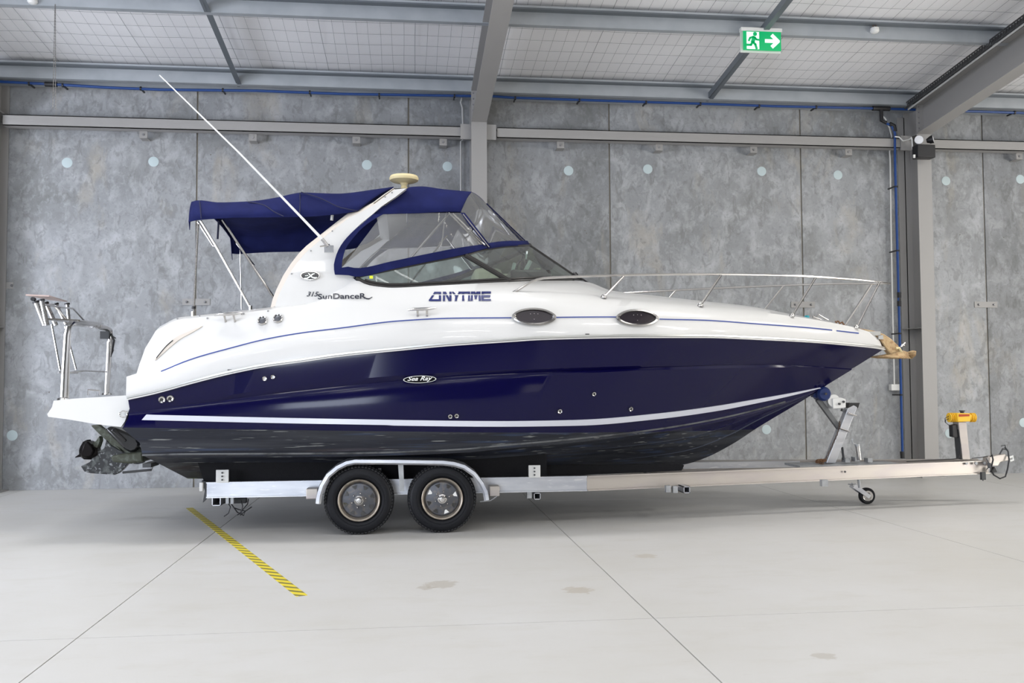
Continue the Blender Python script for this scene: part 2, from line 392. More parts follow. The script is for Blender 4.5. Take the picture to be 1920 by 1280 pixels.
# columns and rafters
def column(xc, left=False):
    w = .115
    m = MB()
    m.b2((xc - w, 13.36, 0), (xc + w, 13.374, 5.9)).b2((xc - w, 13.74, 0), (xc + w, 13.755, 5.9)).b2((xc - .006, 13.37, 0), (xc + .006, 13.745, 5.9))
    m.b2((xc - .2, 13.3, 0), (xc + .2, 13.76, .018))
    m.b2((xc - w + .004, 13.375, 5.33), (xc + w - .004, 13.74, 5.345))
    m.b2((xc - w + .004, 13.375, 2.3), (xc + w - .004, 13.74, 2.31))
    c = m.build('column', 'painted_steel', kind='structure', smooth=0)
    for i in range(5):
        for s in (-1, 1):
            MB().lathe([(.014, 0), (.014, .012), (.009, .018)], (xc + s * .085, 13.358, 5.42 + i * .085), (0, -1, 0), 6).build('bolt', 'bolt', c)
    m = MB(); y2 = 0.0; zb0 = 5.335; zt0 = 5.335 + .46
    def q(y, z, x0, x1, t):
        z1 = z + SL * (13.36 - y2)
        m.add([(x0, 13.36, z), (x1, 13.36, z), (x1, 13.36, z + t), (x0, 13.36, z + t), (x0, y2, z1), (x1, y2, z1), (x1, y2, z1 + t), (x0, y2, z1 + t)],
              [(0, 1, 2, 3), (7, 6, 5, 4), (0, 4, 5, 1), (1, 5, 6, 2), (2, 6, 7, 3), (3, 7, 4, 0)])
    q(0, zb0, xc - w, xc + w, .014); q(0, zt0, xc - w, xc + w, .014); q(0, zb0 + .014, xc - .006, xc + .006, .45)
    m.b2((xc - w, 13.345, 5.335), (xc + w, 13.36, 5.86))
    m.build('rafter', 'painted_steel', kind='structure', smooth=0)
for xc in (-5.80, 1.05, 8.02): column(xc)
MB().b2((7.80, 13.74, 0), (7.92, 13.755, 5.7)).b2((7.80, 13.60, 2.3), (7.99, 13.74, 2.31)).build('column_stiffener', 'painted_steel', kind='structure', smooth=0)
# perforated mesh strip beside right rafter
r = MB(); x = 7.76
for i in range(150):
    y = 13.3 - .056 * i; z = 5.73 + SL * (13.36 - y)
    r.beam((x - .04, y, z), (x - .04, y - .05, z + .085), .006, .020)
r.beam((x - .05, 13.35, 5.725), (x - .05, 4.9, 5.725 + SL * 8.45), .012, .022).beam((x - .02, 13.35, 5.825), (x - .02, 4.9, 5.825 + SL * 8.45), .012, .016).beam((x + .06, 13.35, 5.80), (x + .06, 4.9, 5.80 + SL * 8.45), .16, .006)
tag(r.build('cable_tray', 'dark_steel'), 'dark perforated cable tray running along the top of right sloping beam', 'cable tray')
tag(MB().tube([(7.74, 13.30, 5.70), (7.73, 10, 5.70 + SL * 3.36), (7.74, 5, 5.70 + SL * 8.36)], .014, 8).build('conduit', 'conduit'), 'thin beige conduit beneath the dark cable tray on the right beam', 'conduit')
# girts
gz1 = PY(480, 228, 13.5)[2]; gz0 = PY(480, 248, 13.5)[2]
for k, (a, b) in enumerate([(-5.65, .80), (1.33, 7.70), (8.25, 15)]):
    g = MB().b2((a, 13.46, gz0), (b, 13.474, gz1)).b2((a, 13.46, gz0), (b, 13.62, gz0 + .012)).b2((a, 13.46, gz1 - .012), (b, 13.62, gz1)).build('wall_girt', 'painted_steel', kind='structure', smooth=0)
    for e in (a, b):
        if -5.6 < e < 14: MB().b2((e - .02, 13.43, gz0 - .04), (e + (.16 if e == b else -.16), 13.458, gz1 + .03)).build('end_cleat', 'painted_steel', g, smooth=0)
    for px in {0: [(269, 254), (474, 258), (668, 262), (831, 266)], 1: [(1051, 270), (1236, 274), (1413, 279), (1591, 284)], 2: [(1911, 291)]}[k]:
        p = PY(px[0], px[1], 13.6)
        c = MB().b2((p[0] - .055, 13.595, gz0 - .10), (p[0] + .055, 13.607, gz0 + .01)).b2((p[0] - .055, 13.6, gz0 - .10), (p[0] + .055, 13.77, gz0 - .092)).build('wall_cleat', 'painted_steel', g, smooth=0)
        MB().lathe([(.018, 0), (.018, .012)], (p[0], 13.595, gz0 - .05), (0, -1, 0), 6).build('bolt', 'bolt', c)
# eave strip behind blue pipe
MB().b2((-13, 13.6, PY(480, 171, 13.6)[2]), (17, 13.70, PY(480, 156, 13.6)[2])).build('trim_2', 'purlin_steel', kind='structure', smooth=0)

def pxp(pts, Y): return [PY(a, b, Y) for (a, b) in pts]
# blue water pipe
BY = 13.42
pipe = empty('water_pipe', PY(100, 157, BY), 'long blue water pipe running along the top of the concrete wall', 'pipe')
MB().tube(pxp([(-700, 128), (-40, 151), (20, 154), (100, 158), (200, 164), (300, 168), (480, 170), (640, 176), (884, 180)], BY) + pxp([(918, 180), (960, 183), (1170, 190), (1300, 194), (1450, 199), (1640, 203), (1700, 205)], BY) + pxp([(1800, 208), (1960, 213), (2450, 228)], BY), .019, 10).build('pipe_run', 'blue_pipe', pipe)
for (px, py) in [(55, 157), (118, 160), (264, 166), (418, 169), (581, 173), (711, 178), (852, 180), (966, 184), (1086, 188), (1211, 192), (1313, 195), (1423, 199), (1530, 201), (1902, 211)]:
    p = PY(px, py, BY); MB().tube([p + np.array([-.011, 0, 0]), p + np.array([.011, 0, 0])], .029, 10).box(p + np.array([0, .09, .0]), (.02, .18, .02)).build('pipe_clip', 'black_plastic', pipe)
m = MB(); p = PY(93, 158, BY); m.tube([p - np.array([.06, 0, 0]), p + np.array([.1, 0, 0])], .036, 10); m.build('pipe_coupling', 'black_plastic', pipe)
m = MB(); m.tube(pxp([(1636, 203), (1668, 204)], BY), .037, 10).tube(pxp([(1652, 203), (1653, 226), (1662, 230)], BY), .030, 10).tube(pxp([(1668, 232), (1676, 236), (1678, 246)], BY), .034, 10).build('pipe_coupling', 'black_plastic', pipe)
dp = empty('water_pipe', PY(1690, 855, BY), 'vertical blue water pipe dropping down the wall beside the right column', 'pipe')
MB().tube(pxp([(1660, 230), (1672, 236), (1678, 250), (1678, 300), (1682, 450), (1686, 600), (1689, 720), (1692, 850)], BY), .019, 10).build('pipe_run', 'blue_pipe', dp)
for (px, py) in [(1680, 350), (1683, 470), (1687, 625), (1689, 740)]:
    p = PY(px, py, BY); MB().tube([p + np.array([0, 0, -.011]), p + np.array([0, 0, .011])], .028, 10).box(p + np.array([-.03, .09, 0]), (.02, .18, .02)).build('pipe_clip', 'black_plastic', dp)
MB().tube(pxp([(1686, 548), (1686, 558)], BY), .032, 10).tube(pxp([(1686, 564), (1686, 574)], BY), .032, 10).tube(pxp([(1686, 552), (1686, 570)], BY), .022, 10).build('pipe_coupling', 'black_plastic', dp)
MB().tube(pxp([(1691, 846), (1692, 859)], BY), .03, 10).build('pipe_end_cap', 'black_plastic', dp)
tag(MB().tube(pxp([(1652, 215), (1660, 222), (1668, 240), (1672, 256)], 13.68) + pxp([(1668, 285), (1669, 300), (1671, 450), (1674, 600), (1677, 725)], 13.70), .012, 8).build('conduit', 'white_plastic'), 'thin white conduit down the wall left of vertical blue pipe', 'conduit')
m = MB(); p = PY(1677, 726, 13.72); tag(m.box(p, (.15, .09, .10)).build('socket_box', 'white_plastic', bevel=.008), 'white socket box at the foot of the white conduit', 'box')
tag(MB().tube(pxp([(884, 176), (874, 177), (866, 184), (864, 192), (867, 202), (868, 236), (868, 262)], 13.6) + pxp([(864, 265), (864, 330), (864, 420)], 13.72), .014, 8).build('conduit', 'conduit'), 'grey conduit looping over beam and down the wall left of centre column', 'conduit')
tag(MB().tube(pxp([(1678, 256), (1686, 257), (1693, 264), (1703, 262), (1709, 259)], 13.35) , .010, 8).tube(pxp([(1708, 257), (1710, 262), (1711, 280)], 13.33), .012, 8).build('cable', 'white_plastic'), 'loose white cable running to the black emergency light on right column', 'cable')
# emergency light on right column
p = PY(1732, 285, 13.2)
e = empty('emergency_light', p, 'black twin head emergency light on top of the right column', 'emergency light')
MB().box(p, (.29, .16, .20)).build('battery_box', 'black_plastic', e, bevel=.01)
for (px, py, t, mm) in [(1722, 263, (-.3, -1, 0), 'lens'), (1745, 262, (.8, -.6, .2), 'black_plastic')]:
    c = PY(px, py, 13.2); h = MB().lathe([(.03, -.06), (.06, .0), (.065, .035)], c, t, 16).tube([c, c - np.array([0, 0, .06])], .012, 6).build('lamp_head', mm, e)
    MB().lathe([(.055, .036), (.02, .044)], c, t, 16).build('lens', 'lens', h)
MB().box(PY(1714, 293, 13.1), (.03, .02, .05)).build('switch', 'white_plastic', e)
# exit sign
EY = 11.2
def E(px, py, y=EY): return PY(px, py, y)
c = (E(1388, 56) + E(1465, 99)) / 2; W_ = E(1465, 99)[0] - E(1390, 99)[0]; H_ = E(1427, 57)[2] - E(1427, 99)[2]
es = empty('exit_sign', c - np.array([0, 0, H_ / 2]), 'green illuminated exit sign with running figure and arrow under ceiling purlin', 'exit sign')
x0 = c[0] - W_ / 2; z0 = c[2] - H_ / 2
def S(u, v, d=.0): return (x0 + u * W_, EY - .03 - d, z0 + v * H_)
MB().b2(S(0, 0, -.04), (x0 + W_, EY + .03, z0 + H_ * 1.0)).build('sign_housing', 'white_plastic', es, smooth=0)
MB().b2(S(-.01, .9, .006), (x0 + W_ * 1.01, EY + .035, z0 + H_ * 1.06)).build('sign_mount', 'white_plastic', es, smooth=0)
MB().b2(S(.04, .06, .004), (x0 + W_ * .98, EY - .02, z0 + H_ * .92)).build('green_face', 'green_sign', es, smooth=0)
MB().b2(S(.12, .10, .008), (x0 + W_ * .43, EY - .032, z0 + H_ * .86)).build('door_symbol', 'sign_white', es, smooth=0)
def thick(m, pts, w, d=.012):
    for i in range(len(pts) - 1):
        a = np.array(S(*pts[i], d)); b = np.array(S(*pts[i + 1], d)); t = unit(b - a); n = np.array([-t[2], 0, t[0]]) * w * H_ / 2
        m.prism([a - n - t * w * H_ * .3, a + n - t * w * H_ * .3, b + n + t * w * H_ * .3, b - n + t * w * H_ * .3], (0, -.003, 0))
m = MB(); thick(m, [(.30, .60), (.27, .42)], .17); thick(m, [(.27, .40), (.33, .30), (.36, .12)], .10); thick(m, [(.26, .40), (.22, .27), (.10, .27)], .10)
thick(m, [(.31, .62), (.36, .52), (.44, .50)], .08); thick(m, [(.29, .64), (.20, .58), (.17, .46)], .08)
m.lathe([(.09 * H_, 0), (.09 * H_, .003)], S(.325, .76, .012), (0, -1, 0), 16); m.build('running_figure', 'green_sign', es, smooth=0)
m = MB(); thick(m, [(.60, .48), (.84, .48)], .16, .006); thick(m, [(.76, .72), (.90, .48), (.76, .24)], .16, .0065); m.build('arrow', 'sign_white', es, smooth=0)
# smoke detectors, pull chain
for (px, py, lb) in [(1640, 60, 'small cream smoke detector below the purlin right of the exit sign'), (61, 5, 'small cream smoke detector below the purlin at the upper left corner')]:
    p = PY(px, py, 11.25); s = empty('smoke_detector', p, lb, 'smoke detector')
    MB().lathe([(.03, .06), (.055, .05), (.058, .01), (.045, -.01), (.02, -.02)], p, (0, 0, 1), 20).build('detector_body', 'white_plastic', s)
    MB().tube([p + np.array([.02 * math.cos(a), 0, .085 + .03 * math.sin(a)]) for a in np.linspace(-.6, 3.7, 10)], .006, 6).build('wire_tail', 'rust', s)
ch = empty('pull_chain', PY(103, 205, 11.25), 'looped pull chain hanging from the ceiling purlin at upper left', 'chain')
for (a, b) in [((103, 8), (99, 203)), ((104, 8), (104, 205))]:
    A = PY(*a, 11.25); B = PY(*b, 11.25); m = MB(); n = 70
    for i in range(n):
        t = (i + .5) / n; q = A + (B - A) * t; o = .003; d = np.array([o, 0, 0]) if i % 2 else np.array([0, o, 0])
        m.tube([q + d + (B - A) / n * .55, q - d + (B - A) / n * .55, q - d - (B - A) / n * .55, q + d - (B - A) / n * .55], .0022, 4, closed=True)
    m.build('chain_strand', 'dull_chrome', ch, kind='stuff')
# hazard tape on floor
m = bpy.data.materials.new('hazard_tape'); m.use_nodes = True; nt = m.node_tree; b = nt.nodes['Principled BSDF']; b.inputs['Roughness'].default_value = .5
tc = nt.nodes.new('ShaderNodeTexCoord'); sp = nt.nodes.new('ShaderNodeSeparateXYZ'); nt.links.new(tc.outputs['Object'], sp.inputs[0])
ad = nt.nodes.new('ShaderNodeMath'); ad.operation = 'MULTIPLY_ADD'; ad.inputs[1].default_value = .6; nt.links.new(sp.outputs[0], ad.inputs[0]); nt.links.new(sp.outputs[1], ad.inputs[2])
m1 = nt.nodes.new('ShaderNodeMath'); m1.operation = 'MULTIPLY'; m1.inputs[1].default_value = 9.2; nt.links.new(ad.outputs[0], m1.inputs[0])
m2 = nt.nodes.new('ShaderNodeMath'); m2.operation = 'FRACT'; nt.links.new(m1.outputs[0], m2.inputs[0])
m3 = nt.nodes.new('ShaderNodeMath'); m3.operation = 'GREATER_THAN'; m3.inputs[1].default_value = .62; nt.links.new(m2.outputs[0], m3.inputs[0])
mx = nt.nodes.new('ShaderNodeMix'); mx.data_type = 'RGBA'; mx.inputs[6].default_value = (.80, .66, .04, 1); mx.inputs[7].default_value = (.20, .17, .05, 1)
nt.links.new(m3.outputs[0], mx.inputs[0]); nt.links.new(mx.outputs[2], b.inputs['Base Color']); MATS['hazard_tape'] = m
A = PZ(355, 952); B = PZ(566, 1117); t = unit(B - A); n = np.array([-t[1], t[0], 0]) * .04
tag(MB().prism([A - n, A + n, B + n, B - n], (0, 0, .002)).build('hazard_tape', 'hazard_tape', smooth=0), 'yellow and black striped tape stuck diagonally on the floor below the stern', 'tape')
#@@BOAT
# ------------------------------------------------------------------ boat
YC = 10.5
boat = empty('motor_boat', (0.8, YC, .5), 'white and navy motor cruiser with blue canopy resting on the trailer', 'boat')
def P(px, py, w): return PY(px, py, YC - w)
def mir(p): return np.array([p[0], 2 * YC - p[1], p[2]])
def line(pts, fr):
    pts = np.array(pts, float); x = pts[0, 0] + (pts[-1, 0] - pts[0, 0]) * fr
    y = pchip(pts[:, 0], pts[:, 1], x); w = pchip(pts[:, 0], pts[:, 2], x)
    return [P(a, b, c) for a, b, c in zip(x, y, w)]
N = 96
fr = np.linspace(0, 1, N); fr = 1 - (1 - fr) ** 1.15
SHEER = [(240, 748, 1.50), (290, 737, 1.52), (361, 717.5, 1.54), (431, 700, 1.553), (501, 686, 1.575), (571, 676.5, 1.59), (637, 667, 1.60), (747, 656, 1.61), (831, 648, 1.615), (956, 639.5, 1.61), (1009, 636, 1.59), (1119, 633, 1.52), (1200, 632, 1.43), (1316, 632, 1.23), (1424, 636, .95), (1520, 641, .62), (1591, 647, .33), (1640, 652, .12), (1656, 655, .02)]
M1 = [(243, 766, 1.49), (419, 742, 1.545), (560, 722, 1.585), (760, 703, 1.605), (956, 693, 1.590), (1150, 687, 1.43), (1280, 683, 1.19), (1424, 681, .76), (1520, 683, .38), (1570, 686, .16), (1603, 688, .0)]
M2 = [(241, 774, 1.485), (419, 750, 1.535), (560, 733, 1.568), (760, 713, 1.584), (956, 700, 1.57), (1150, 692, 1.41), (1280, 687, 1.175), (1424, 684, .75), (1520, 686, .37), (1568, 689, .15), (1597, 691, .0)]
WL = [(229, 803, 1.48), (420, 800, 1.515), (655, 797, 1.572), (871, 796, 1.56), (980, 792, 1.50), (1086, 786, 1.38), (1237, 772, 1.06), (1340, 759, .74), (1440, 742, .38), (1510, 728, .14), (1556, 718, .0)]
CH = [(267, 853, 1.40), (351, 851, 1.42), (655, 849.5, 1.44), (800, 845, 1.44), (871, 841.6, 1.43), (940, 835, 1.40), (1086, 821.6, 1.22), (1237, 803.6, .90), (1340, 786, .60), (1440, 762, .30), (1510, 740, .1), (1546, 725, .0)]
CM = [(262, 830, 1.44), (351, 826, 1.455), (655, 824, 1.48), (871, 822, 1.475), (940, 818, 1.45), (1086, 806, 1.30), (1237, 790, .98), (1340, 774, .66), (1440, 752, .34), (1510, 734, .12), (1551, 721, .0)]
KE = [(352, 897, 0), (700, 899, 0), (1000, 896, 0), (1150, 886, 0), (1281, 871, 0), (1319, 859.5, 0), (1377, 830, 0), (1418, 803, 0), (1494, 757.5, 0), (1546, 725, 0)]
M3 = [(a, b + (9 if a < 1100 else 5 if a < 1500 else 2), w) for a, b, w in M2]
M2 = [(a, b, max(0, w - (.020 if 300 < a < 1200 else .012 if a < 1530 else 0))) for a, b, w in M2]
Ls = [line(l, fr) for l in (CH, CM, WL, M3, M2, M1, SHEER)]
kl = line(KE, fr); cl = Ls[0]
# bottom with two lifting strakes
bott = []
for t, dz in ((0, 0), (.33, 0), (.36, -.025), (.42, .012), (.66, 0), (.69, -.025), (.75, .012), (.94, 0), (.985, -.03), (1, 0)):
    row = []
    for i in range(N):
        p = kl[i] * (1 - t) + cl[i] * t; fade = min(1, (N - 1 - i) / 12) * min(1, i / 3)
        row.append(p + np.array([0, 0, dz * fade + .03 * math.sin(math.pi * t) * fade]))
    bott.append(row)
hm = MB(); hm.grid(bott); hm.grid(Ls)
# transom (near half), raked inboard
tr = [bott[j][0] for j in range(len(bott))] + [L[0] for L in Ls[1:]]
tr2 = [np.array([p[0] + .0, YC, p[2]]) for p in tr]
hm.grid([tr, tr2])
hm.mirror(YC)
# paint boundary plane
pa = PY(230, 801, YC - 1.47); pb = PY(1418, 805, YC)
pn = Vector((-(pb[2] - pa[2]), 0, (pb[0] - pa[0]))).normalized()
bm = bmesh.new()
vs = [bm.verts.new(p) for p in hm.v]
for f in hm.f:
    try: bm.faces.new([vs[i] for i in f])
    except ValueError: pass
bmesh.ops.remove_doubles(bm, verts=bm.verts, dist=.002)
def half(keep_above):
    b2 = bm.copy(); bmesh.ops.bisect_plane(b2, geom=list(b2.verts) + list(b2.edges) + list(b2.faces), plane_co=Vector(pa), plane_no=pn, clear_inner=keep_above, clear_outer=not keep_above)
    m = MB(); b2.verts.ensure_lookup_table(); m.v = [tuple(v.co) for v in b2.verts]; m.f = [tuple(v.index for v in f.verts) for f in b2.faces]
    b2.verts.index_update(); m.f = [tuple(v.index for v in f.verts) for f in b2.faces]; b2.free(); return m
hull = half(True).build('hull', 'navy_gel', boat, smooth=35, label='glossy navy blue topsides')
half(False).build('hull_bottom', 'antifoul', boat, smooth=28, label='scuffed black antifouled bottom')
mat('scuffed_edge_glint', (.11, .115, .12), .6, noise=[(5, 8, .45, .6, (.03, .032, .036), .9)])  # pale scratches plus the highlight along the chine, put into the colour
mat('strake_blue', (.045, .055, .085), .4)
for far in (0, 1):
    g = (lambda L: [mir(q) for q in L]) if far else (lambda L: L)
    MB().tube(g([q + np.array([0, -.004, 0]) for q in cl[:88]]), .010, 6).build('spray_rail', 'scuffed_edge_glint', boat)
    for j, a_, b_, r_ in ((1, 52, 92, .014), (4, 46, 90, .014)):
        MB().tube(g([q + np.array([0, -.006, -.004]) for q in bott[j][a_:b_]]), [r_ * math.sin(math.pi * (i + .5) / (b_ - a_)) + .001 for i in range(b_ - a_)], 6).build('lifting_strake', 'strake_blue', boat)
BV = [BVHTree.FromPolygons([Vector(v) for v in hm.v], hm.f)]
def hit(px, py, off=.004):
    d = Vector(unit(ray(px, py))); best = None
    for b in BV:
        r = b.ray_cast(Vector(CAMP), d)
        if r[0] is not None and (best is None or r[3] < best[3]): best = r
    if best is None: return None, None
    n = best[1]; n = -n if n.dot(d) > 0 else n
    return np.array(best[0] + n * off), np.array(n)
def smoothline(pts, n, s=0):
    pts = np.array(pts, float); x = np.linspace(pts[0, 0], pts[-1, 0], n); return list(zip(x, pchip(pts[:, 0], pts[:, 1], x)))
# white boot stripe
up = smoothline([(275, 777), (637, 785), (940, 789), (1086, 786.6), (1231, 775), (1348, 760), (1400, 751), (1480, 737), (1537, 726)], 90)
lo = smoothline([(266, 787), (637, 795), (940, 799), (1086, 797), (1231, 785), (1348, 769), (1400, 759), (1480, 742), (1539, 727)], 90)
R1 = []; R2 = []; R3 = []; R4 = []
for a, b in zip(up, lo):
    p, n = hit(a[0], a[1], .007); q, n2 = hit(b[0], b[1], .007)
    if p is None or q is None or abs(p[1] - q[1]) > .5: continue
    R1.append(p); R2.append(q); R3.append(p - n * .01); R4.append(q - n2 * .01)
MB().grid([R3, R1, R2, R4]).build('boot_stripe', 'pearl_stripe', boat, smooth=40, label='pale pearl stripe along the hull')
# rub rail
sh = line([(a, b - 1, w) for a, b, w in SHEER], fr)
def offs(pts, o, z=0):
    out = []
    for i, p in enumerate(pts):
        a = pts[max(i - 1, 0)]; b = pts[min(i + 1, len(pts) - 1)]; t = unit(b - a); n = unit(np.cross(t, (0, 0, 1))); n = n if n[1] < 0 else -n
        if i == len(pts) - 1: n = unit(np.array([1, -.2, 0]))
        out.append(p + n * o + np.array([0, 0, z]))
    return out
for mname, nm, prof in (('white_gel', 'rub_rail', [(-.02, -.016), (.030, -.014), (.032, -.003), (-.02, -.001)]), ('rubrail', 'rub_rail_insert', [(-.02, -.002), (.022, -.001), (.028, .004), (.028, .020), (.020, .026), (-.02, .030)])):
    for far in (0, 1):
        m = MB(); m.grid([offs(sh, o, z) for o, z in prof])
        if far: m.v = [(x, 2 * YC - y, z) for x, y, z in m.v]
        m.build(nm, mname, boat, smooth=50)
# deck / superstructure loft
D0 = [(236, 745, 1.50)] + [(a, b - 4, w - .005) for a, b, w in SHEER[1:]]
Da = [(237, 706, 1.485), (302, 711, 1.51), (361, 693, 1.53), (431, 675, 1.55), (637, 641, 1.59), (852, 623, 1.60), (956, 619, 1.59), (1119, 614, 1.50), (1316, 616, 1.21), (1424, 622, .93), (1520, 629, .60), (1591, 638, .32), (1640, 646, .12), (1654, 650, .04)]
D1 = [(256, 700, 1.46), (302, 694, 1.48), (361, 671, 1.5), (431, 651, 1.52), (501, 634, 1.54), (571, 621, 1.555), (637, 613, 1.56), (747, 600, 1.56), (852, 594, 1.56), (956, 592, 1.55), (1154, 592, 1.43), (1316, 598, 1.17), (1424, 606, .90), (1520, 613, .57), (1610, 624.6, .21), (1650, 640, .04)]
D1b = [(259, 690, 1.43), (302, 684, 1.455), (361, 664, 1.475), (431, 645, 1.495), (501, 628, 1.515), (571, 615, 1.53), (637, 607, 1.535), (747, 595, 1.535), (852, 588, 1.535), (956, 586, 1.525), (1154, 587, 1.405), (1316, 593, 1.15), (1424, 601, .88), (1520, 610, .55), (1610, 622, .20), (1646, 634, .04)]
Db = [(272, 653, 1.40), (320, 640, 1.42), (361, 630, 1.43), (431, 612, 1.46), (507, 600, 1.48), (637, 588, 1.50), (852, 574, 1.50), (956, 568, 1.485), (1154, 573, 1.36), (1316, 585, 1.10), (1424, 595, .83), (1520, 605, .50), (1608, 619, .18), (1640, 628, .04)]
D2 = [(292, 620, 1.37), (335, 599, 1.37), (361, 596, 1.38), (431, 589, 1.40), (507, 580, 1.42), (640, 569, 1.44), (800, 559, 1.43), (956, 548, 1.39), (1060, 551, 1.31), (1132, 557.5, 1.22), (1316, 574, .98), (1424, 585, .75), (1488, 593, .56), (1560, 605, .32), (1608, 615, .16), (1636, 624, .04)]
D3 = [(300, 612, 1.31), (335, 595, 1.31), (361, 592, 1.31), (431, 584.6, 1.32), (507, 576, 1.34), (560, 571, 1.36), (600, 562, 1.36), (640, 541, 1.35), (668, 526, 1.34), (703, 535, 1.33), (735, 538, 1.32), (817, 534, 1.29), (952, 528, 1.10), (1040, 526, .75), (1074, 526, .6), (1103, 529, .55), (1145, 544, .52), (1228, 554, .5), (1316, 564, .45), (1409, 574.5, .36), (1484, 589, .26), (1551, 602, .16), (1608, 616, .08), (1632, 622, .03)]
N2 = 150; fr2 = np.linspace(0, 1, N2)
DL = [line(l, fr2) for l in (D0, Da, D1, D1b, Db, D2, D3)]
crown = [np.array([p[0], YC, p[2] + .02]) for p in DL[-1]]
dm = MB(); dm.grid(DL + [crown])
e0 = [L[0] for L in DL] + [crown[0]]
dm.grid([e0, [np.array([p[0], YC, p[2]]) for p in e0]])
dm.mirror(YC)
deck = dm.build('deck', 'white_gel', boat, smooth=32, merge=True, label='white moulded deck and cabin side')
BV.append(BVHTree.FromPolygons([Vector(v) for v in dm.v], dm.f))
def decal_strip(top, bot, name, m, parent=boat, off=.004, label=None):
    R = [[], [], [], []]
    for a, b in zip(top, bot):
        p, n = hit(a[0], a[1], off); q, n2 = hit(b[0], b[1], off)
        if p is None or q is None: continue
        R[0].append(p - n * .006); R[1].append(p); R[2].append(q); R[3].append(q - n2 * .006)
    return MB().grid(R).build(name, m, parent, smooth=40, label=label)
PIN = [(302, 696), (361, 672.5), (431, 652.6), (501, 635), (571.5, 623), (637, 615), (747.5, 601.5), (852, 596.3), (959, 595.5), (1154, 594), (1235, 598), (1316, 600), (1424, 607.4), (1520, 614.6), (1610.6, 624.6)]
for a, b in ((302, 959), (1043, 1155), (1236, 1560), (1568, 1610)):
    xs_ = np.linspace(a, b, max(4, int((b - a) / 10))); P_ = np.array(PIN); ys_ = pchip(P_[:, 0], P_[:, 1], xs_)
    decal_strip(list(zip(xs_, ys_ - .9)), list(zip(xs_, ys_ + 1.1)), 'pinstripe', 'pinstripe')
# ---- generic helpers on the surface
def frame_at(px, py):
    p, n = hit(px, py, 0); ex = unit(np.cross((0, 0, 1), n)); ex = ex if ex[0] > 0 else -ex; ez = unit(np.cross(n, ex)); ez = ez if ez[2] > 0 else -ez
    return p, n, ex, ez
def onplane(px, py, p0, n, off=0):
    r = ray(px, py); t = ((p0 + n * off - CAMP) @ n) / (r @ n); return CAMP + r * t
def lens_outline(cx, cy, a, b, k=28, tilt=0):
    pts = []
    for i in range(k):
        t = 2 * math.pi * i / k; c = math.cos(t); s = math.sin(t)
        x = a * c; y = b * math.copysign(abs(s) ** 1.0, s) * (1 - .18 * abs(c) ** 3)
        pts.append((cx + x, cy + y + tilt * x))
    return pts
def ring(name, m, outs, offo, parent, label=None, seg=True):
    rows = []
    for (pts, off) in zip(outs, offo): rows.append([onplane(a, b, ring.p, ring.n, off) for a, b in pts])
    return MB().grid(rows, closed=True).build(name, m, parent, label=label)
for (cx, cy, a, b, t) in [(1001.5, 593.5, 42, 17, 0.02), (1195, 595.5, 40, 16.5, .02)]:
    p, n, ex, ez = frame_at(cx, cy); ring.p = p; ring.n = n
    o = [lens_outline(cx, cy, a * k, b * k2, 36, t) for k, k2 in ((1, 1), (.99, .97), (.90, .80), (.82, .68))]
    fr_ = ring('porthole', 'dull_chrome', o, (-.02, .022, .028, .006), boat, 'oval chrome framed porthole')
    MB().add([onplane(x, y, p, n, .008) for x, y in lens_outline(cx, cy, a * .86, b * .72, 36, t)], [tuple(range(36))]).build('glass', 'port_glass', fr_)
    for (dx, dy) in ((-7, -5), (0, -5.5), (7, -5), (0, 5)):
        MB().lathe([(.005, 0), (.004, .004)], onplane(cx + dx, cy + dy, p, n, .009), n, 8).build('screw', 'chrome', fr_)
# through-hull fittings
for (px, py, r, hole) in [(304, 749, .034, 1), (319.5, 747, .034, 1), (496.5, 709.5, .024, 0), (512, 706.5, .022, 1), (844, 780.5, .024, 1), (856, 779.5, .024, 1), (1049, 770.5, .026, 1), (1182, 766, .025, 1), (1113, 738, .024, 1)]:
    p, n, ex, ez = frame_at(px, py)
    f = MB().lathe([(r, -.02), (r, .010), (r * .85, .018), (r * .5, .014), (r * .45, .0)], p, n, 20, cap=False).build('hull_fitting', 'chrome', boat)
    MB().lathe([(r * .5, .0), (r * .48, .008 if not hole else .002)], p, n, 16).build('opening', 'black_gloss' if hole else 'white_plastic', f)
for (px, py) in [(431, 694), (1101, 627)]:
    p, n, ex, ez = frame_at(px, py); MB().box(p, (.04, .02, .016)).build('drain_vent', 'dark_frame', boat)
for (px, py) in [(492, 601), (521, 597)]:
    p, n, ex, ez = frame_at(px, py); f = MB().lathe([(.048, -.02), (.048, .006), (.042, .014), (.036, .010)], p, n, 24, cap=False).build('speaker_grille', 'chrome', boat)
    g = MB()
    g.lathe([(.040, .004), (.01, .016)], p, n, 20); g.build('speaker_cone', 'rim', f)
# cleats
def cleat(cx, cy, L, parent):
    p, n, ex, ez = frame_at(cx, cy + 8); s = L / 2
    up_ = np.array([0, 0, 1.0]); base = p + n * .02
    top = onplane(cx, cy, p, n, .07)
    m = MB()
    m.tube([top - ex * s - up_ * .012, top - ex * s * .6, top, top + ex * s * .6 + up_ * .006, top + ex * s + up_ * .012], [.006, .014, .017, .014, .006], 10)
    for k in (-.26, .30):
        a = top + ex * s * k * 1.2; m.tube([a, a - up_ * .035 - n * .035, a - up_ * .055 - n * .085], [.012, .010, .020], 8)
    m.build('mooring_cleat', 'chrome', parent)
cleat(428, 589, .27, boat); cleat(791, 579.5, .27, boat)
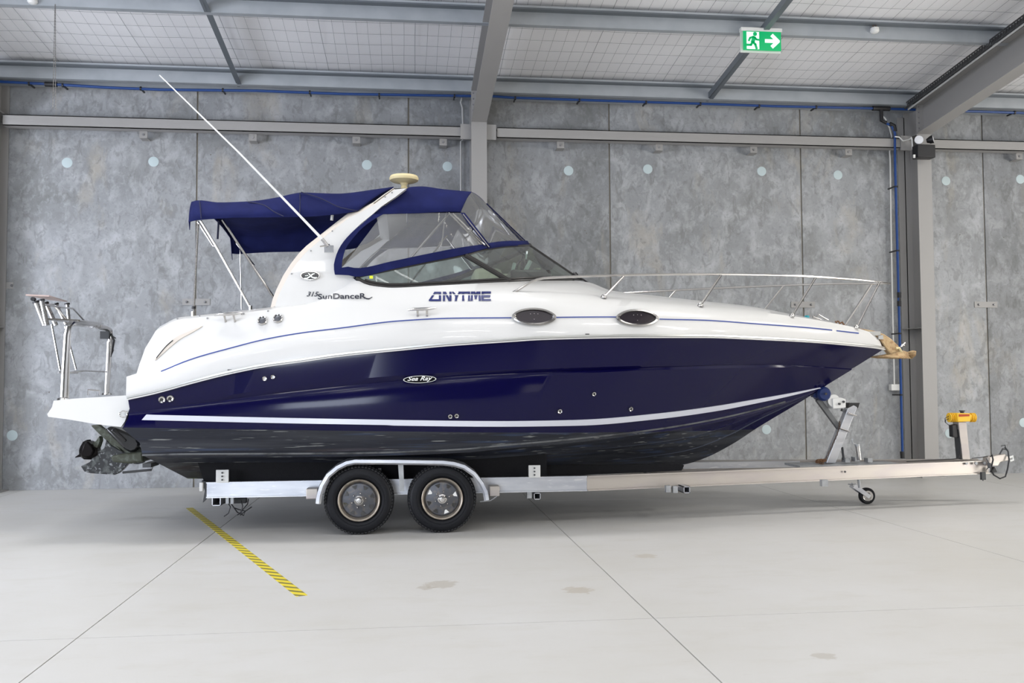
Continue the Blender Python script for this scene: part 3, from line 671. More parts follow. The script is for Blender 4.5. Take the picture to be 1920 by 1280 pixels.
# louvre scoop at stern quarter
up = smoothline([(290, 675), (300, 662), (315, 645), (335, 630), (357, 620.5), (379, 611)], 24); lo = smoothline([(292, 675.5), (302, 666.5), (318, 652), (338, 636), (360, 624), (380, 612)], 24)
decal_strip(up, lo, 'air_scoop', 'cream_shade_gel', off=.008, label='tan crescent air scoop'); decal_strip([(a, b + .6) for a, b in up[1:10]], [(a, b + 2.6) for a, b in up[1:10]], 'scoop_slot', 'dark_frame', off=.012)
# text helpers
def text_pts(body, shear=0):
    cu = bpy.data.curves.new('t', 'FONT'); cu.body = body; cu.shear = shear; cu.resolution_u = 3; cu.offset = .018
    o = bpy.data.objects.new('t', cu); COL.objects.link(o); dg = bpy.context.evaluated_depsgraph_get(); me = bpy.data.meshes.new_from_object(o.evaluated_get(dg))
    V = np.array([tuple(v.co) for v in me.vertices])[:, :2]; Fs = [tuple(p.vertices) for p in me.polygons]
    bpy.data.objects.remove(o); bpy.data.curves.remove(cu); bpy.data.meshes.remove(me); return V, Fs
def put(V, Fs, x0, y0, x1, y1, skew=0, off=.005, plane=None):
    lo = V.min(0); hi = V.max(0); m = MB(); vs = []
    for v in V:
        u = (v[0] - lo[0]) / (hi[0] - lo[0]); t = (v[1] - lo[1]) / (hi[1] - lo[1])
        px = x0 + u * (x1 - x0); py = y1 + t * (y0 - y1) + skew * u
        q = hit(px, py, off)[0] if plane is None else onplane(px, py, plane[0], plane[1], off)
        vs.append(q)
    return m.add(vs, Fs)
ARCHBV = None
# custom stencil lettering for the boat's name
def strokes(segs, w):
    V = []; Fs = []
    for poly in segs:
        for i in range(len(poly) - 1):
            a = np.array(poly[i], float); b = np.array(poly[i + 1], float); t = b - a; t /= np.linalg.norm(t); n = np.array([-t[1], t[0]]) * w / 2
            k = len(V); V += [a - n - t * w * .35, a + n - t * w * .35, b + n + t * w * .35, b - n + t * w * .35]; Fs.append((k, k + 1, k + 2, k + 3))
    return V, Fs
def letter(segs, w=.17):   # unit height; a slit runs through all letters
    bmx = bmesh.new(); V, Fs = strokes(segs, w)
    vs = [bmx.verts.new((v[0], min(max(v[1], 0), 1), 0)) for v in V]
    for f in Fs: bmx.faces.new([vs[i] for i in f])
    out = []
    for lo_, hi_ in ((-1, .62), (.74, 2)):
        b2 = bmx.copy()
        bmesh.ops.bisect_plane(b2, geom=list(b2.verts) + list(b2.edges) + list(b2.faces), plane_co=(0, hi_, 0), plane_no=(0, 1, 0), clear_outer=True)
        bmesh.ops.bisect_plane(b2, geom=list(b2.verts) + list(b2.edges) + list(b2.faces), plane_co=(0, lo_, 0), plane_no=(0, 1, 0), clear_inner=True)
        b2.verts.index_update(); out.append(([tuple(v.co[:2]) for v in b2.verts], [tuple(v.index for v in f.verts) for f in b2.faces])); b2.free()
    bmx.free(); return out
LET = [([[(.08, .08), (.46, .92), (.84, .92), (.84, .08), (.08, .08)]], 0, 25), ([[(.1, .0), (.1, .92), (.25, .92), (.75, .08), (.9, .08), (.9, 1)]], 27, 42), ([[(.08, 1), (.5, .5), (.92, 1)], [(.5, .5), (.42, 0)]], 44, 60), ([[(.0, .92), (1, .92)], [(.5, .92), (.5, 0)]], 57, 72),
       ([[(.5, 0), (.5, 1)]], 74, 77), ([[(.08, .0), (.12, .92), (.36, .92), (.5, .3), (.66, .92), (.88, .92), (.92, 0)]], 79, 97), ([[(1, .92), (.12, .92), (.08, .5), (.12, .08), (1, .08)], [(.1, .5), (.95, .5)]], 99, 115)]
m = MB()
for segs, xa, xb in LET:
    wpx = xb - xa
    sg = [[(x * wpx / 17.0, y) for x, y in s_] for s_ in segs]
    for V, Fs in letter(sg, .25):
        vs = [hit(804 + xa + v[0] * 17.0, 565 - v[1] * 17.5 - (xa / 115) * .5, .006)[0] for v in V]; m.add(vs, Fs)
m.build('boat_name_lettering', 'text_navy', boat, smooth=0, label='blue lettering ANYTIME')
# radar arch side panels
def warch(py): return 1.34 - (576 - py) / 224 * .16
AFT = [(507, 577), (511, 561), (518, 543), (531, 516), (546, 493), (560, 475), (574, 461), (598, 442), (626, 420), (652, 400), (670, 395), (700, 379), (720, 364), (738, 352)]
INS = [(516, 574), (520, 559), (527, 543), (540, 518), (554, 497), (567, 480), (580, 467), (603, 448), (630, 427), (656, 407), (674, 399), (703, 383), (723, 368), (740, 355)]
FWD = [(640, 548), (668, 526), (655, 516), (629, 514), (626, 500), (629, 484), (635, 468), (646, 450), (660, 435), (678, 418), (698, 402), (715, 387), (740, 370), (762, 354)]
mm = MB(); ins3 = [P(a, b, warch(b)) for a, b in INS]; aft3 = [P(a, b, warch(b) - .06) for a, b in AFT]
side = [(516, 576)] + INS + [(762, 353)] + FWD[::-1][1:] + [(600, 566), (560, 572)]
poly3 = [P(a, b, warch(b) + .004) for a, b in side]
arch = empty('radar_arch', ORG[boat.name]); arch.parent = boat; arch.location = (0, 0, 0); arch['label'] = 'white raked radar arch'
def pair(m, *args, **kw):
    o1_ = m.build(*args, **kw); m2_ = MB(); m2_.v = [(x, 2 * YC - y, z) for x, y, z in m.v]; m2_.f = m.f; m2_.build(*args, **kw); return o1_
am = MB(); am.prism(poly3, (0, .09, 0)); BV.append(BVHTree.FromPolygons([Vector(v) for v in am.v], [f for f in am.f]))
pair(am, 'arch_leg', 'white_gel', arch, smooth=25)
mm.grid([aft3, ins3]); mm.grid([[p + np.array([0, .10, 0]) for p in aft3], aft3]); pair(mm, 'shaded_arch_edge', 'cream_shade_gel', arch, smooth=50)  # aft return of the arch, its shading painted in as a tan tone
# arch cross beam
cs = [(700, 381), (738, 353), (762, 353), (722, 385)]
rows = []
for t in np.linspace(-1, 1, 13):
    row = []
    for a, b in cs:
        p = P(a, b, warch(b) - .01); row.append(np.array([p[0], YC + (p[1] - YC) * -t if t <= 1 else 0, p[2] + .04 * (1 - t ** 2) * 1.2]))
    rows.append(row)
MB().grid(rows, closed=True).build('cross_beam', 'white_gel', arch, smooth=40)
for (px, py) in [(521, 556), (547, 513), (583, 470), (623, 433), (665, 393 + 8), (684, 391), (699, 374 + 5), (735, 361), (722, 369)]:
    q, n = hit(px, py, .002)
    if q is not None: MB().lathe([(.008, 0), (.006, .006)], q, n, 8).build('snap_fastener', 'bolt', arch)
for (px, py) in [(333, 598), (389, 596.5), (374, 593), (453, 588), (502.5, 583), (457, 588)]:
    q, n = hit(px, py, .002)
    if q is not None: MB().lathe([(.009, 0), (.007, .006)], q, n, 8).build('snap_fastener', 'bolt', boat)
# oval emblem on arch
p, n, ex, ez = frame_at(581, 517)
def oval(cx, cy, a, b, k=32): return [(cx + a * math.cos(2 * math.pi * i / k), cy + b * math.sin(2 * math.pi * i / k)) for i in range(k)]
o1 = MB().prism([onplane(x, y, p, n, .0) for x, y in oval(581.5, 517, 18, 8.2)], n * .022).build('oval_emblem', 'chrome', boat)
MB().prism([onplane(x, y, p, n, .010) for x, y in oval(581.5, 517, 16.6, 7)], n * .015).build('emblem_face', 'black_gloss', o1)
m = MB()
for pts, r in (([(571, 521), (575, 522), (580, 519), (586, 514), (590, 512.5)], [.003, .007, .006, .007, .003]), ([(578, 512), (581, 515), (585, 519.5), (591, 521), (594, 519.5)], [.003, .006, .006, .007, .003]), ([(572, 517), (578, 516.3)], [.003, .004])):
    m.tube([onplane(a, b, p, n, .026) for a, b in pts], r, 6)
m.build('emblem_symbol', 'sign_white', o1)
# model lettering
V, Fs = text_pts('315', .35); put(V, Fs, 575, 547, 598, 556, off=.009).build('number_lettering', 'text_slate', boat, smooth=0, label='small italic lettering 315')
V, Fs = text_pts('SunDanceR', 0); put(V, Fs, 596, 551, 686, 561.5, skew=-.8, off=.009).build('model_lettering', 'text_slate', boat, smooth=0, label='wide lettering SUNDANCER')
decal_strip([(681, 555.5), (687, 559), (692, 559.6), (698, 556.6)], [(681, 556), (687, 560.8), (692, 561), (698, 557)], 'lettering_swash', 'text_slate', off=.006)
# hull oval badge
p = hit(787, 704, .004)[0]; n = unit([.0, -1, -.02])
def oval_t(a, b, k=36): return [(787 + a * math.cos(t) , 711 + b * math.sin(t) - .03 * a * math.cos(t)) for t in np.linspace(0, 2 * math.pi, k, endpoint=False)]
o2 = MB().prism([onplane(x, y, p, n, .003) for x, y in oval_t(31, 7)], n * .014).build('hull_badge', 'white_plastic', boat)
MB().prism([onplane(x, y, p, n, .006) for x, y in oval_t(29.3, 6.0)], n * .014).build('badge_face', 'black_gloss', o2)
V, Fs = text_pts('Sea Ray', .4); put(V, Fs, 764, 706, 811, 716.5, skew=-1.4, off=.022, plane=(p, n)).build('badge_lettering', 'white_plastic', o2, smooth=0, label='white script lettering SEA RAY')
# ---- windshield
def curve(pts, n):
    pts = np.array(pts, float); d = np.r_[0, np.cumsum(np.hypot(np.diff(pts[:, 0]), np.diff(pts[:, 1])) + 1e-3)]; t = np.linspace(0, d[-1], n)
    return [P(a, b, c) for a, b, c in zip(pchip(d, pts[:, 0], t), pchip(d, pts[:, 1], t), pchip(d, pts[:, 2], t))]
Bs = [(668, 520, 1.33), (685, 530, 1.33), (703, 535, 1.32), (735, 538, 1.31), (817, 535, 1.28), (955, 527, 1.08), (1030, 524, .72), (1070, 523, .35), (1082, 520, 0)]
Ts = [(668, 519, 1.33), (790, 494, 1.25), (871, 478, 1.14), (914, 467, .98), (955, 461.5, .62), (985, 460.5, .25), (993, 460, 0)]
ws = empty('windshield', ORG[boat.name]); ws.parent = boat; ws.location = (0, 0, 0)
ORG[ws.name] = ORG[boat.name]
def lerp3(A, B, n=5): return [[a * (1 - t) + b * t for a, b in zip(A, B)] for t in np.linspace(0, 1, n)]
def cpart(pts, x0, x1, n):
    full = curve(pts, 160); px = np.array([pr_(q)[0] for q in full]); 
    return [full[i] for i in np.linspace(np.argmin(abs(px - x0)), np.argmin(abs(px - x1)), n).astype(int)]
def pr_(p):
    d = np.array(p) - CAMP; v = Xd * d[0] + Yd * d[1] + Zd * d[2]; return 960 + F * v[0] / v[2], 640 + F * v[1] / v[2]
Bside = cpart(Bs, 668, 955, 30); Tside = cpart(Ts, 668, 872, 30); Bfr = cpart(Bs, 955, 1082, 20); Tfr = cpart(Ts, 872, 993, 20)
for nm, A, B in (('side_glass', Bside, Tside), ('front_glass', Bfr, Tfr)):
    for far in (0, 1):
        A_ = [mir(q) for q in A] if far else A; B_ = [mir(q) for q in B] if far else B
        MB().grid(lerp3(A_, B_)).build(nm, 'tinted_glass', ws, smooth=60)
fm = MB()
for far in (0, 1):
    g = (lambda L: [mir(q) for q in L]) if far else (lambda L: L)
    fm = MB(); fm.tube(g(Bside + Bfr[1:]), .018, 8).tube(g(Tside + Tfr[1:]), .030 if far else .013, 8).tube(g([Bfr[0], Tfr[0]]), .027, 8)
    fm.tube(g([q + np.array([0, 0, .028]) for q in Bside[2:] + Bfr[1:]]), .012, 8)
    fm.build('window_frame', 'dark_frame', ws)
MB().tube([P(1083, 520, 0), P(994, 460, 0)], .013, 8).build('centre_post', 'dark_frame', ws)
m = MB(); m.box(P(696, 519.5, 1.345), (.035, .004, .028)); m.build('sticker', 'yellow_sticker', ws)
m = MB(); m.tube([P(1068, 520, .3), P(1080, 511, .3), P(1086, 519, .3), P(1104, 531, .35)], .010, 6).tube([P(1074, 512, .3), P(1086, 522, .3)], .016, 6).tube([P(1066, 523, .3), P(1094, 524, .3)], .012, 6).build('wiper', 'black_plastic', ws)
# helm things seen through the glass
sm = MB()
for (a, b, w, dx, h) in [(912, 530, -.55, .34, .30), (938, 534, -.4, .34, .22)]:
    q = P(a, b, w); sm.box(q, (dx, .55, h))
sm.build('helm_seat', 'seat_beige', boat, bevel=.06, label='beige helm seat behind the glass')
q = P(975, 512, -.45); MB().tube([q + np.array([.10 * math.cos(t) * .5, .16 * math.cos(t + 1.57), .16 * math.sin(t) * .7 + .03]) for t in np.linspace(0, 2 * math.pi, 24)], .014, 8, closed=True).build('steering_wheel', 'black_plastic', boat)
q = P(985, 528, .1); MB().box(q, (.45, 1.0, .16)).build('dashboard', 'dark_frame', boat, bevel=.03)
for (a, b, c, d) in [((959, 516), (965, 493), .022, 0), ((982, 513), (995, 489), .025, 0), ((986, 486), (988, 471), .010, 0)]:
    MB().tube([P(*a, .5), P(*b, .5)], c, 6).build('document_card', 'paper', boat, label='pale papers propped on the dashboard')
q = P(1007, 521, .4); MB().lathe([(.02, 0), (.028, .05), (.032, .10), (.04, .11), (.04, .13)], q - np.array([0, 0, .02]), (0, 0, 1), 16).build('drinking_cup', 'seat_beige', boat)
# ---- front canopy
HW = 1.2
def top_canopy(hem, cor, nm, extra=None):
    k = 40; h = curve(hem, k); c = curve(cor, k)
    rows = [h]
    for t in (.3, .6, .85): rows.append([a * (1 - t) + b * t + np.array([0, -.015 * math.sin(math.pi * t), .02 * math.sin(math.pi * t)]) for a, b in zip(h, c)])
    rows.append(c)
    for wv in (.75, .5, .25, 0):
        rows.append([np.array([q[0] + (extra or 0) * (1 - wv) * (i / (k - 1)) ** 6, YC - wv * (YC - q[1]) / 1.0, q[2] + .07 * (1 - (wv) ** 2)]) for i, q in enumerate(c)])
    m = MB().grid(rows); m.mirror(YC); return m.build(nm, 'canvas', boat, smooth=50, solid=.008, merge=True), rows
fc, frows = top_canopy([(700, 402, 1.19), (740, 400.5, 1.2), (781, 399.5, 1.2), (844, 396.5, 1.19), (864, 397, 1.17)], [(763, 354, 1.0), (770, 351, 1.0), (790, 350, 1.0), (830, 355, 1.0), (884, 360, .98)], 'front_canopy', .24)
# clear front curtain
topf = [frows[0][-1], frows[2][-1], frows[4][-1], frows[5][-1], frows[6][-1], frows[7][-1], frows[8][-1]]
Bc = cpart(Ts, 914, 993, 7); topf2 = topf
fcur = MB().grid(lerp3(topf2, Bc, 8)); fcur.mirror(YC)
cur = fcur.build('front_curtain', 'clear_vinyl', boat, smooth=60, merge=True, label='clear vinyl front curtain')
def band(A, B, nm, m_, parent, t=.006, label=None):
    mm = MB()
    A1 = [p + np.array([0, -t, 0]) for p in A]; B1 = [p + np.array([0, -t, 0]) for p in B]; A2 = [p + np.array([0, t, 0]) for p in A]; B2 = [p + np.array([0, t, 0]) for p in B]
    mm.grid([A2, A1, B1, B2, A2]); return mm
bb = band([P(863, 399, 1.18), P(914, 463, 1.0)], [P(871, 399, 1.16), P(921, 463, .98)], '', '', cur)
bb.grid([[p + np.array([.006, -.02 if i < 5 else 0, .0]) for i, p in enumerate(Bc)], [p + np.array([-.026, -.02 if i < 5 else 0, .055]) for i, p in enumerate(Bc)]]); bb.tube([topf2[-1], P(990, 458, 0)], .012, 6)
bb.mirror(YC); bb.build('curtain_binding', 'canvas', cur, smooth=50, solid=.004)
# side curtain (clear) with navy binding
OUT = [(700, 402, 1.2), (680, 419, 1.22), (660, 436, 1.24), (646, 451, 1.26), (635, 468, 1.28), (629, 484, 1.30), (626, 500, 1.32), (628, 515, 1.345)]
INN = [(719, 401.5, 1.2), (696, 415, 1.22), (676, 431, 1.24), (662, 447, 1.26), (649, 465, 1.28), (643, 484, 1.30), (641, 498, 1.32), (641, 503, 1.34)]
BOTo = [(628, 515, 1.345), (654, 516, 1.345), (668, 519, 1.34), (735, 505, 1.30), (790, 493.5, 1.26), (871, 477, 1.15), (914, 465, 1.0)]
BOTi = [(641, 502, 1.345), (655, 500, 1.345), (668, 503, 1.34), (735, 490, 1.30), (790, 478.5, 1.26), (871, 463, 1.15), (905, 458.5, 1.0)]
O3 = curve(OUT, 16); I3 = curve(INN, 16); B3o = curve(BOTo, 24); B3i = curve(BOTi, 24)
hem3 = [P(a, 399, 1.19) for a in np.linspace(719, 864, 24)]
vin = MB(); vin.grid(lerp3(hem3, [p for p in B3i], 6))
sc_ = pair(vin, 'side_curtain', 'clear_vinyl', boat, smooth=60, label='clear vinyl side curtain')
fill = MB(); poly = [P(a, b, c) for a, b, c in INN] + [P(668, 503, 1.34)] ; fill.add(poly, [tuple(range(len(poly)))]); fill.mirror(YC)
bm_ = band(O3, I3, '', '', sc_); b2_ = band(B3o, B3i, '', '', sc_); bm_.add(b2_.v, b2_.f)
bm_.v = [(x, y - .012 if y < YC else y + .012, z) for x, y, z in bm_.v]
pair(bm_, 'curtain_binding', 'canvas', sc_, smooth=50)
MB().tube([P(868, 401, 1.21), P(917, 463, 1.02)], .006, 6).build('zip', 'chrome', sc_)
# aft bimini
HEM = [(354, 416, 1.12), (366, 413, 1.19), (400, 410, 1.2), (445, 408, 1.2), (534, 407, 1.2), (586, 405.5, 1.2), (652, 398.5, 1.2), (671, 395, 1.19)]
COR = [(359, 379, 1.0), (364, 376.5, 1.03), (375, 376, 1.04), (410, 380, 1.04), (466, 378, 1.03), (523, 370, 1.02), (546, 364.5, 1.02), (565, 361.5, 1.02), (633, 363.5, 1.01), (700, 356, 1.0), (738, 350.5, 1.0)]
bim, brows = top_canopy(HEM, COR, 'bimini_canopy')
e_ = [r_[0] for r_ in brows]
drop = MB().grid([e_, [q + np.array([.01, 0, -.05 - .03 * (i < 3)]) for i, q in enumerate(e_)]]); drop.mirror(YC); drop.build('valance', 'canvas', bim, solid=.006)
for pts in ([(565, 361, 1.03), (600, 372, 1.10), (640, 390, 1.18), (670, 396, 1.2)], [(466, 379, 1.05), (495, 385, 1.1), (515, 398, 1.18), (532, 406, 1.21)], [(563, 362, 1.03), (563, 385, 1.12), (562, 405, 1.21)], [(375, 378, 1.05), (377, 395, 1.14), (378, 410, 1.2)]):
    MB().tube([q + np.array([0, -.022, 0]) for q in curve(pts, 12)], .0055, 5).build('seam', 'canvas_piping', bim)
# frame tubes
def tubes(lst, parent, name='support_tube', m_='tube_steel', r=.0125):
    for pts in lst: MB().tube([P(*q) for q in pts], r, 8).build(name, m_, parent)
mat('tube_steel', (.42, .41, .40), .22, 1.0)
tubes([[(371, 420, 1.16), (366, 520, 1.18), (362.5, 588, 1.22)], [(376, 414, 1.17), (404, 460, 1.17), (470, 578, 1.2)], [(371, 416, 1.15), (400, 461, 1.15), (405, 461, 1.16)], [(417, 412, 1.1), (480, 508, 1.05), (515, 560, 1.0)], [(440, 452, -1.1), (477, 498, -1.1)], ], bim)
tubes([[(450, 458, -1.15), (453, 580, -1.2)]], bim, r=.007)
for pts in ([(842, 400, 1.12), (768, 486, 1.2)], [(844, 401, 1.12), (902, 460, 1.02)], [(849, 400, 1.12), (908, 459, 1.02)], [(838, 441, -1.1), (768, 532, -1.2)], [(838, 447, -1.1), (884, 505, -1.0)]):
    MB().tube([P(*q) for q in pts], .011, 8).build('support_tube', 'tube_steel', fc)
MB().tube([P(842, 400, 1.12), P(842, 398, .9)] + [np.array([P(842, 398, .9)[0], YC - .9 * t, P(842, 398, .9)[2] + .14 * (1 - t * t)]) for t in np.linspace(.9, -.9, 9)] + [mir(P(842, 400, 1.12))], .011, 8).build('canopy_bow', 'chrome', fc)
MB().tube([P(363.5, 574, 1.21), P(363, 579, 1.21)], .020, 8).build('strap', 'black_plastic', bim)
for a, b, w in [(362, 590, 1.23), (470, 579, 1.2)]: MB().tube([P(a, b + 3, w), P(a, b - 6, w)], .018, 8).build('tube_foot', 'chrome', bim)
MB().tube([P(622, 413, 1.1), P(623, 403, 1.1)], .015, 8).build('tube_foot', 'white_plastic', bim)
tubes([[(410, 414, 1.0), (408, 448, 1.0)]], bim, 'hanging_strap', 'canvas_dark', .01)
# radar dome
q = PY(757.5, 352, YC - .3)
rd = MB().lathe([(.045, -.02), (.030, .03), (.045, .06), (.13, .075), (.158, .09), (.163, .115), (.15, .14), (.10, .152), (.0, .156)], q - np.array([0, 0, .01]), (0, 0, 1), 32, cap=False).build('radar_dome', 'radome', boat, label='yellowed mushroom shaped antenna dome')
# whip antenna
q = P(617, 467, 1.37); an = MB().box(q, (.09, .05, .07)).tube([q, P(614, 458, 1.38)], .02, 8).tube([P(600, 462, 1.42), P(612, 460, 1.40)], .008, 6).build('antenna_mount', 'chrome', boat)
MB().tube([P(615, 462, 1.39), P(604, 448, 1.39)], .017, 8).build('antenna_ferrule', 'dull_chrome', an)
MB().tube([P(605, 449, 1.39), P(560, 402, 1.38), P(450, 288, 1.36), P(299, 141, 1.34)], [.014, .012, .009, .005], 8).build('whip_antenna', 'white_plastic', boat, label='long white whip antenna leaning aft')
# bow rail
RAIL = [(954, 553, 1.36), (968, 545, 1.36), (988, 533, 1.35), (1003, 525, 1.33), (1020, 521, 1.31), (1060, 519, 1.27), (1150, 516, 1.16), (1260, 514, 1.01), (1352, 514, .86), (1450, 515.5, .67), (1530, 519, .46), (1600, 523.5, .24), (1645, 528, .1), (1668, 531, 0)]
rl = curve(RAIL, 60)
rail = MB().tube(rl + [mir(q) for q in rl[::-1][1:]], .0135, 10).build('bow_rail', 'chrome', boat, label='chrome bow rail')
for a, b in [((1132, 557, 1.23), (1170, 517, 1.13)), ((1313, 573, .99), (1352, 515, .86)), ((1485, 592, .58), (1530, 519, .46)), ((1606, 614, .18), (1649, 529, .09))]:
    for far in (0, 1):
        A_ = P(*a); B_ = P(*b)
        if far: A_ = mir(A_); B_ = mir(B_)
        s = MB().tube([A_, B_], .0125, 8).build('stanchion', 'chrome', rail)
        MB().lathe([(.032, -.01), (.03, .008), (.015, .03)], A_, (0, 0, 1), 12).build('stanchion_base', 'chrome', s)
MB().lathe([(.032, 0), (.03, .015), (.012, .04)], P(954, 556, 1.37), (0.3, -.7, .4), 12).build('rail_end', 'chrome', rail)
# foredeck bits: cap, cleats
q = P(1513, 596, .15); MB().lathe([(.03, -.02), (.03, .02), (.02, .03)], q, (0, 0, 1), 12).build('filler_cap', mat('teal', (.02, .30, .36), .4), boat)
m = MB(); m.tube([P(1527, 597, .1), P(1535, 590, .1), P(1545, 596, .1), P(1553, 600, .1)], .010, 6).tube([P(1524, 594, .1), P(1540, 600, .1)], .012, 6).build('windlass', 'dull_chrome', boat)
m = MB()
pts = [P(1566 + 2.2 * i, 602 + .6 * i + 2.5 * math.sin(i * 1.9), .05) for i in range(9)]; m.tube(pts, .009, 6); m.build('anchor_chain', 'rust', boat)
# ---- swim platform
def plat(px, py): return PY(px, py, YC - 1.42)
prof = [(102, 751), (140, 747), (236, 741), (249, 753), (235, 790), (228, 800), (200, 797), (177, 794), (130, 786), (92, 781), (90, 776), (99, 763)]
m = MB(); n = 24; rows = []
for k in range(n + 1):
    t = -1 + 2 * k / n; c = abs(t) ** 9; y = YC + 1.44 * t; row = []
    for (a, b) in prof:
        q = plat(a, b); x = q[0]; xe = plat(236, 741)[0]
        aft = max(0, (xe - x)) ; x2 = x + c * aft * .0 + .16 * (1 - abs(t)) * 0
        row.append(np.array([x - .10 * (1 - t * t) * (aft / 1.1), y, q[2]]))
    rows.append(row)
m.grid(rows, closed=True); m.add(rows[0], [tuple(range(len(prof)))]); m.add(rows[-1], [tuple(range(len(prof)))])
sw = m.build('swim_platform', 'white_platform', boat, smooth=35, bevel=.012, label='white swim platform')
q = PY(232, 776, YC - 1.46); MB().tube([q + np.array([.035 * math.cos(t), -.01, .03 * math.sin(t)]) for t in np.linspace(0, 2 * math.pi, 16, endpoint=False)], .006, 6, closed=True).build('towing_eye', 'chrome', boat)
m = MB(); q = PY(174, 739, YC); m.tube([q + np.array([-.05, 0, -.01]), q + np.array([-.05, 0, .05]), q + np.array([.07, 0, .04]), q + np.array([.07, 0, -.01])], .008, 6); m.build('ladder_handle', 'chrome', sw)
# ---- rod and bait rack on the platform
RYn, RYf = 9.55, 11.5
def RK(px, py, t): return PY(px, py, RYn + (RYf - RYn) * t)
rk = MB().tube([RK(118, 750, 0), RK(121, 690, 0), RK(125, 628, 0), RK(128, 613, 0), RK(134, 606, .03), RK(143, 606, .08), RK(170, 609, .45), RK(198, 615, .9), RK(206, 619, 1), RK(207, 628, 1), RK(203, 690, 1), RK(200, 738, 1)], [.030] * 12, 10)
rack = rk.build('rod_rack', 'chrome', boat, label='stainless steel fishing rod rack standing on the platform')
MB().tube([RK(125, 749, .02), RK(129, 620, .02)], .022, 8).tube([RK(199, 739, .96), RK(204, 640, .96)], .02, 8).build('leg', 'chrome', rack)
for (a, b) in [((119, 750), 0), ((200, 740), 1)]: MB().lathe([(.06, 0), (.055, .02), (.03, .03)], RK(*a, b), (0, 0, 1), 16).build('foot_plate', 'chrome', rack)
MB().tube([RK(110, 698, 0), RK(130, 697.5, .1), RK(160, 695, .5), RK(200, 697, .97)], .010, 8).tube([RK(128, 699, .1), RK(145, 699, .3)], .010, 8).build('cross_tube', 'chrome', rack)
for pts in ([(97, 608, 0), (113, 694, 0)], [(122, 612, .3), (143, 693, .3)], [(80, 572, 0), (100, 571, .2), (126, 599, .3)], [(83, 571, .0), (122, 577, .4), (137, 578, .6), (158, 601, .8)], [(86, 598, .0), (110, 601, .2), (155, 604, .6)]):
    MB().tube([RK(*p_) for p_ in pts], .010, 8).build('brace', 'chrome', rack)
for (a, b, t) in [((67, 566), (84, 610), 0), ((78, 562), (88, 610), .0), ((86, 568), (105, 610), .3), ((105, 570), (124, 608), .6), ((126, 569), (129, 600), .9)]:
    A_ = RK(*a, t); B_ = RK(*b, t); h = MB().tube([A_, B_], .024 if t < .5 else .021, 10).build('rod_holder', 'dull_chrome', rack)
    MB().tube([A_ - unit(B_ - A_) * .006, A_ + unit(B_ - A_) * .012], .030, 10).build('rim', 'black_plastic', h)
b1 = [RK(48, 554, 0), RK(92, 556, 0), RK(126, 566, .9), RK(96, 563, .9)]
MB().prism(b1, (0, 0, .014)).build('bait_board', mat('pinkish_board', (.55, .42, .38), .4), rack, smooth=0)
MB().prism([RK(88, 599, 0), RK(150, 602, 0.1), RK(194, 608, .85), RK(150, 604, .95)], (0, 0, .016)).build('shelf_plate', 'chrome', rack, smooth=0)
MB().tube([RK(163, 607, .4), RK(166, 612, .4), RK(188, 614, .6), RK(190, 609, .6)], .007, 6).build('handle', 'chrome', rack)
MB().lathe([(.02, 0), (.02, .04)], RK(64, 561, 0), (0, -1, 0), 10).build('knob', 'black_plastic', rack)
m = MB(); m.box(RK(197, 628, .95), (.10, .05, .09)); m.build('light_bracket', 'dark_steel', rack)
MB().tube([RK(208, 625, .98), RK(214, 638, .98), RK(211, 655, .98), RK(208, 668, .98), RK(212, 655, .98)], .012, 6).tube([RK(211, 630, .98), RK(217, 634, .98)], .008, 6).build('cable', 'black_plastic', rack)
# ---- stern drive
def Dp(px, py, w=0): return PY(px, py, YC - w)
drv = empty('stern_drive', (0, 0, 0)); drv.parent = boat; drv.location = (0, 0, 0); ORG[drv.name] = ORG[boat.name]
def slab(pts, hw, nm, m_, bev=.02, wc=0):
    q = [Dp(a, b, wc + hw) for a, b in pts]; return MB().prism(q, (0, 2 * hw, 0)).build(nm, m_, drv, smooth=30, bevel=bev)
slab([(180, 802), (207, 806), (207, 800), (268, 846), (262, 848), (250, 849), (238, 850), (233, 846), (175, 803)], .05, 'upper_housing', 'drive_green', .012)
slab([(204, 799), (214, 801), (243, 813), (256, 820), (262, 832), (255, 845), (244, 849), (232, 842), (196, 806)], .13, 'cowling', 'cowl_black', .03)
slab([(207, 807), (213, 801), (238, 825), (234, 829)], .14, 'cowl_trim', 'black_gloss', .01)
slab([(170, 797), (186, 796), (195, 804), (232, 849), (226, 850), (180, 808), (172, 800)], .035, 'exhaust_fin', 'drive_green', .01)
slab([(180, 842), (187, 845), (195, 840), (199, 824), (208, 834), (235, 850), (268, 848), (268, 868), (258, 870), (240, 869), (230, 880), (222, 887), (215, 890), (170, 887), (158, 884), (151, 874), (168, 866), (172, 860), (170, 853)], .045, 'lower_unit', 'drive_black', .02)
slab([(207, 855), (225, 851), (267, 847), (269, 866), (240, 869), (210, 866)], .17, 'cavitation_plate', 'drive_green', .02)
hub = MB().lathe([(.06, -.09), (.088, -.05), (.09, .03), (.06, .10)], Dp(168, 846), (1, 0, .0), 20).build('propeller_hub', 'bronze', drv)
for bpts in ([(171, 832), (180, 826), (186, 817), (187, 826), (183, 838), (177, 846)], [(149, 839), (155, 828), (163, 824), (167, 832), (158, 838)], [(150, 850), (141, 856), (140, 858), (152, 856)]):
    MB().prism([Dp(a, b, .05) for a, b in bpts], (.02, .06, .0)).build('propeller_blade', 'drive_green' if bpts[0][0] == 171 else 'bronze', drv, bevel=.004)
MB().prism([Dp(a, b, .1) for a, b in [(152, 840), (156, 830), (163, 826), (172, 834), (177, 845), (172, 855), (162, 859), (152, 856), (149, 849)]], (0, .2, 0)).build('propeller_ring', 'bronze', drv, bevel=.02)
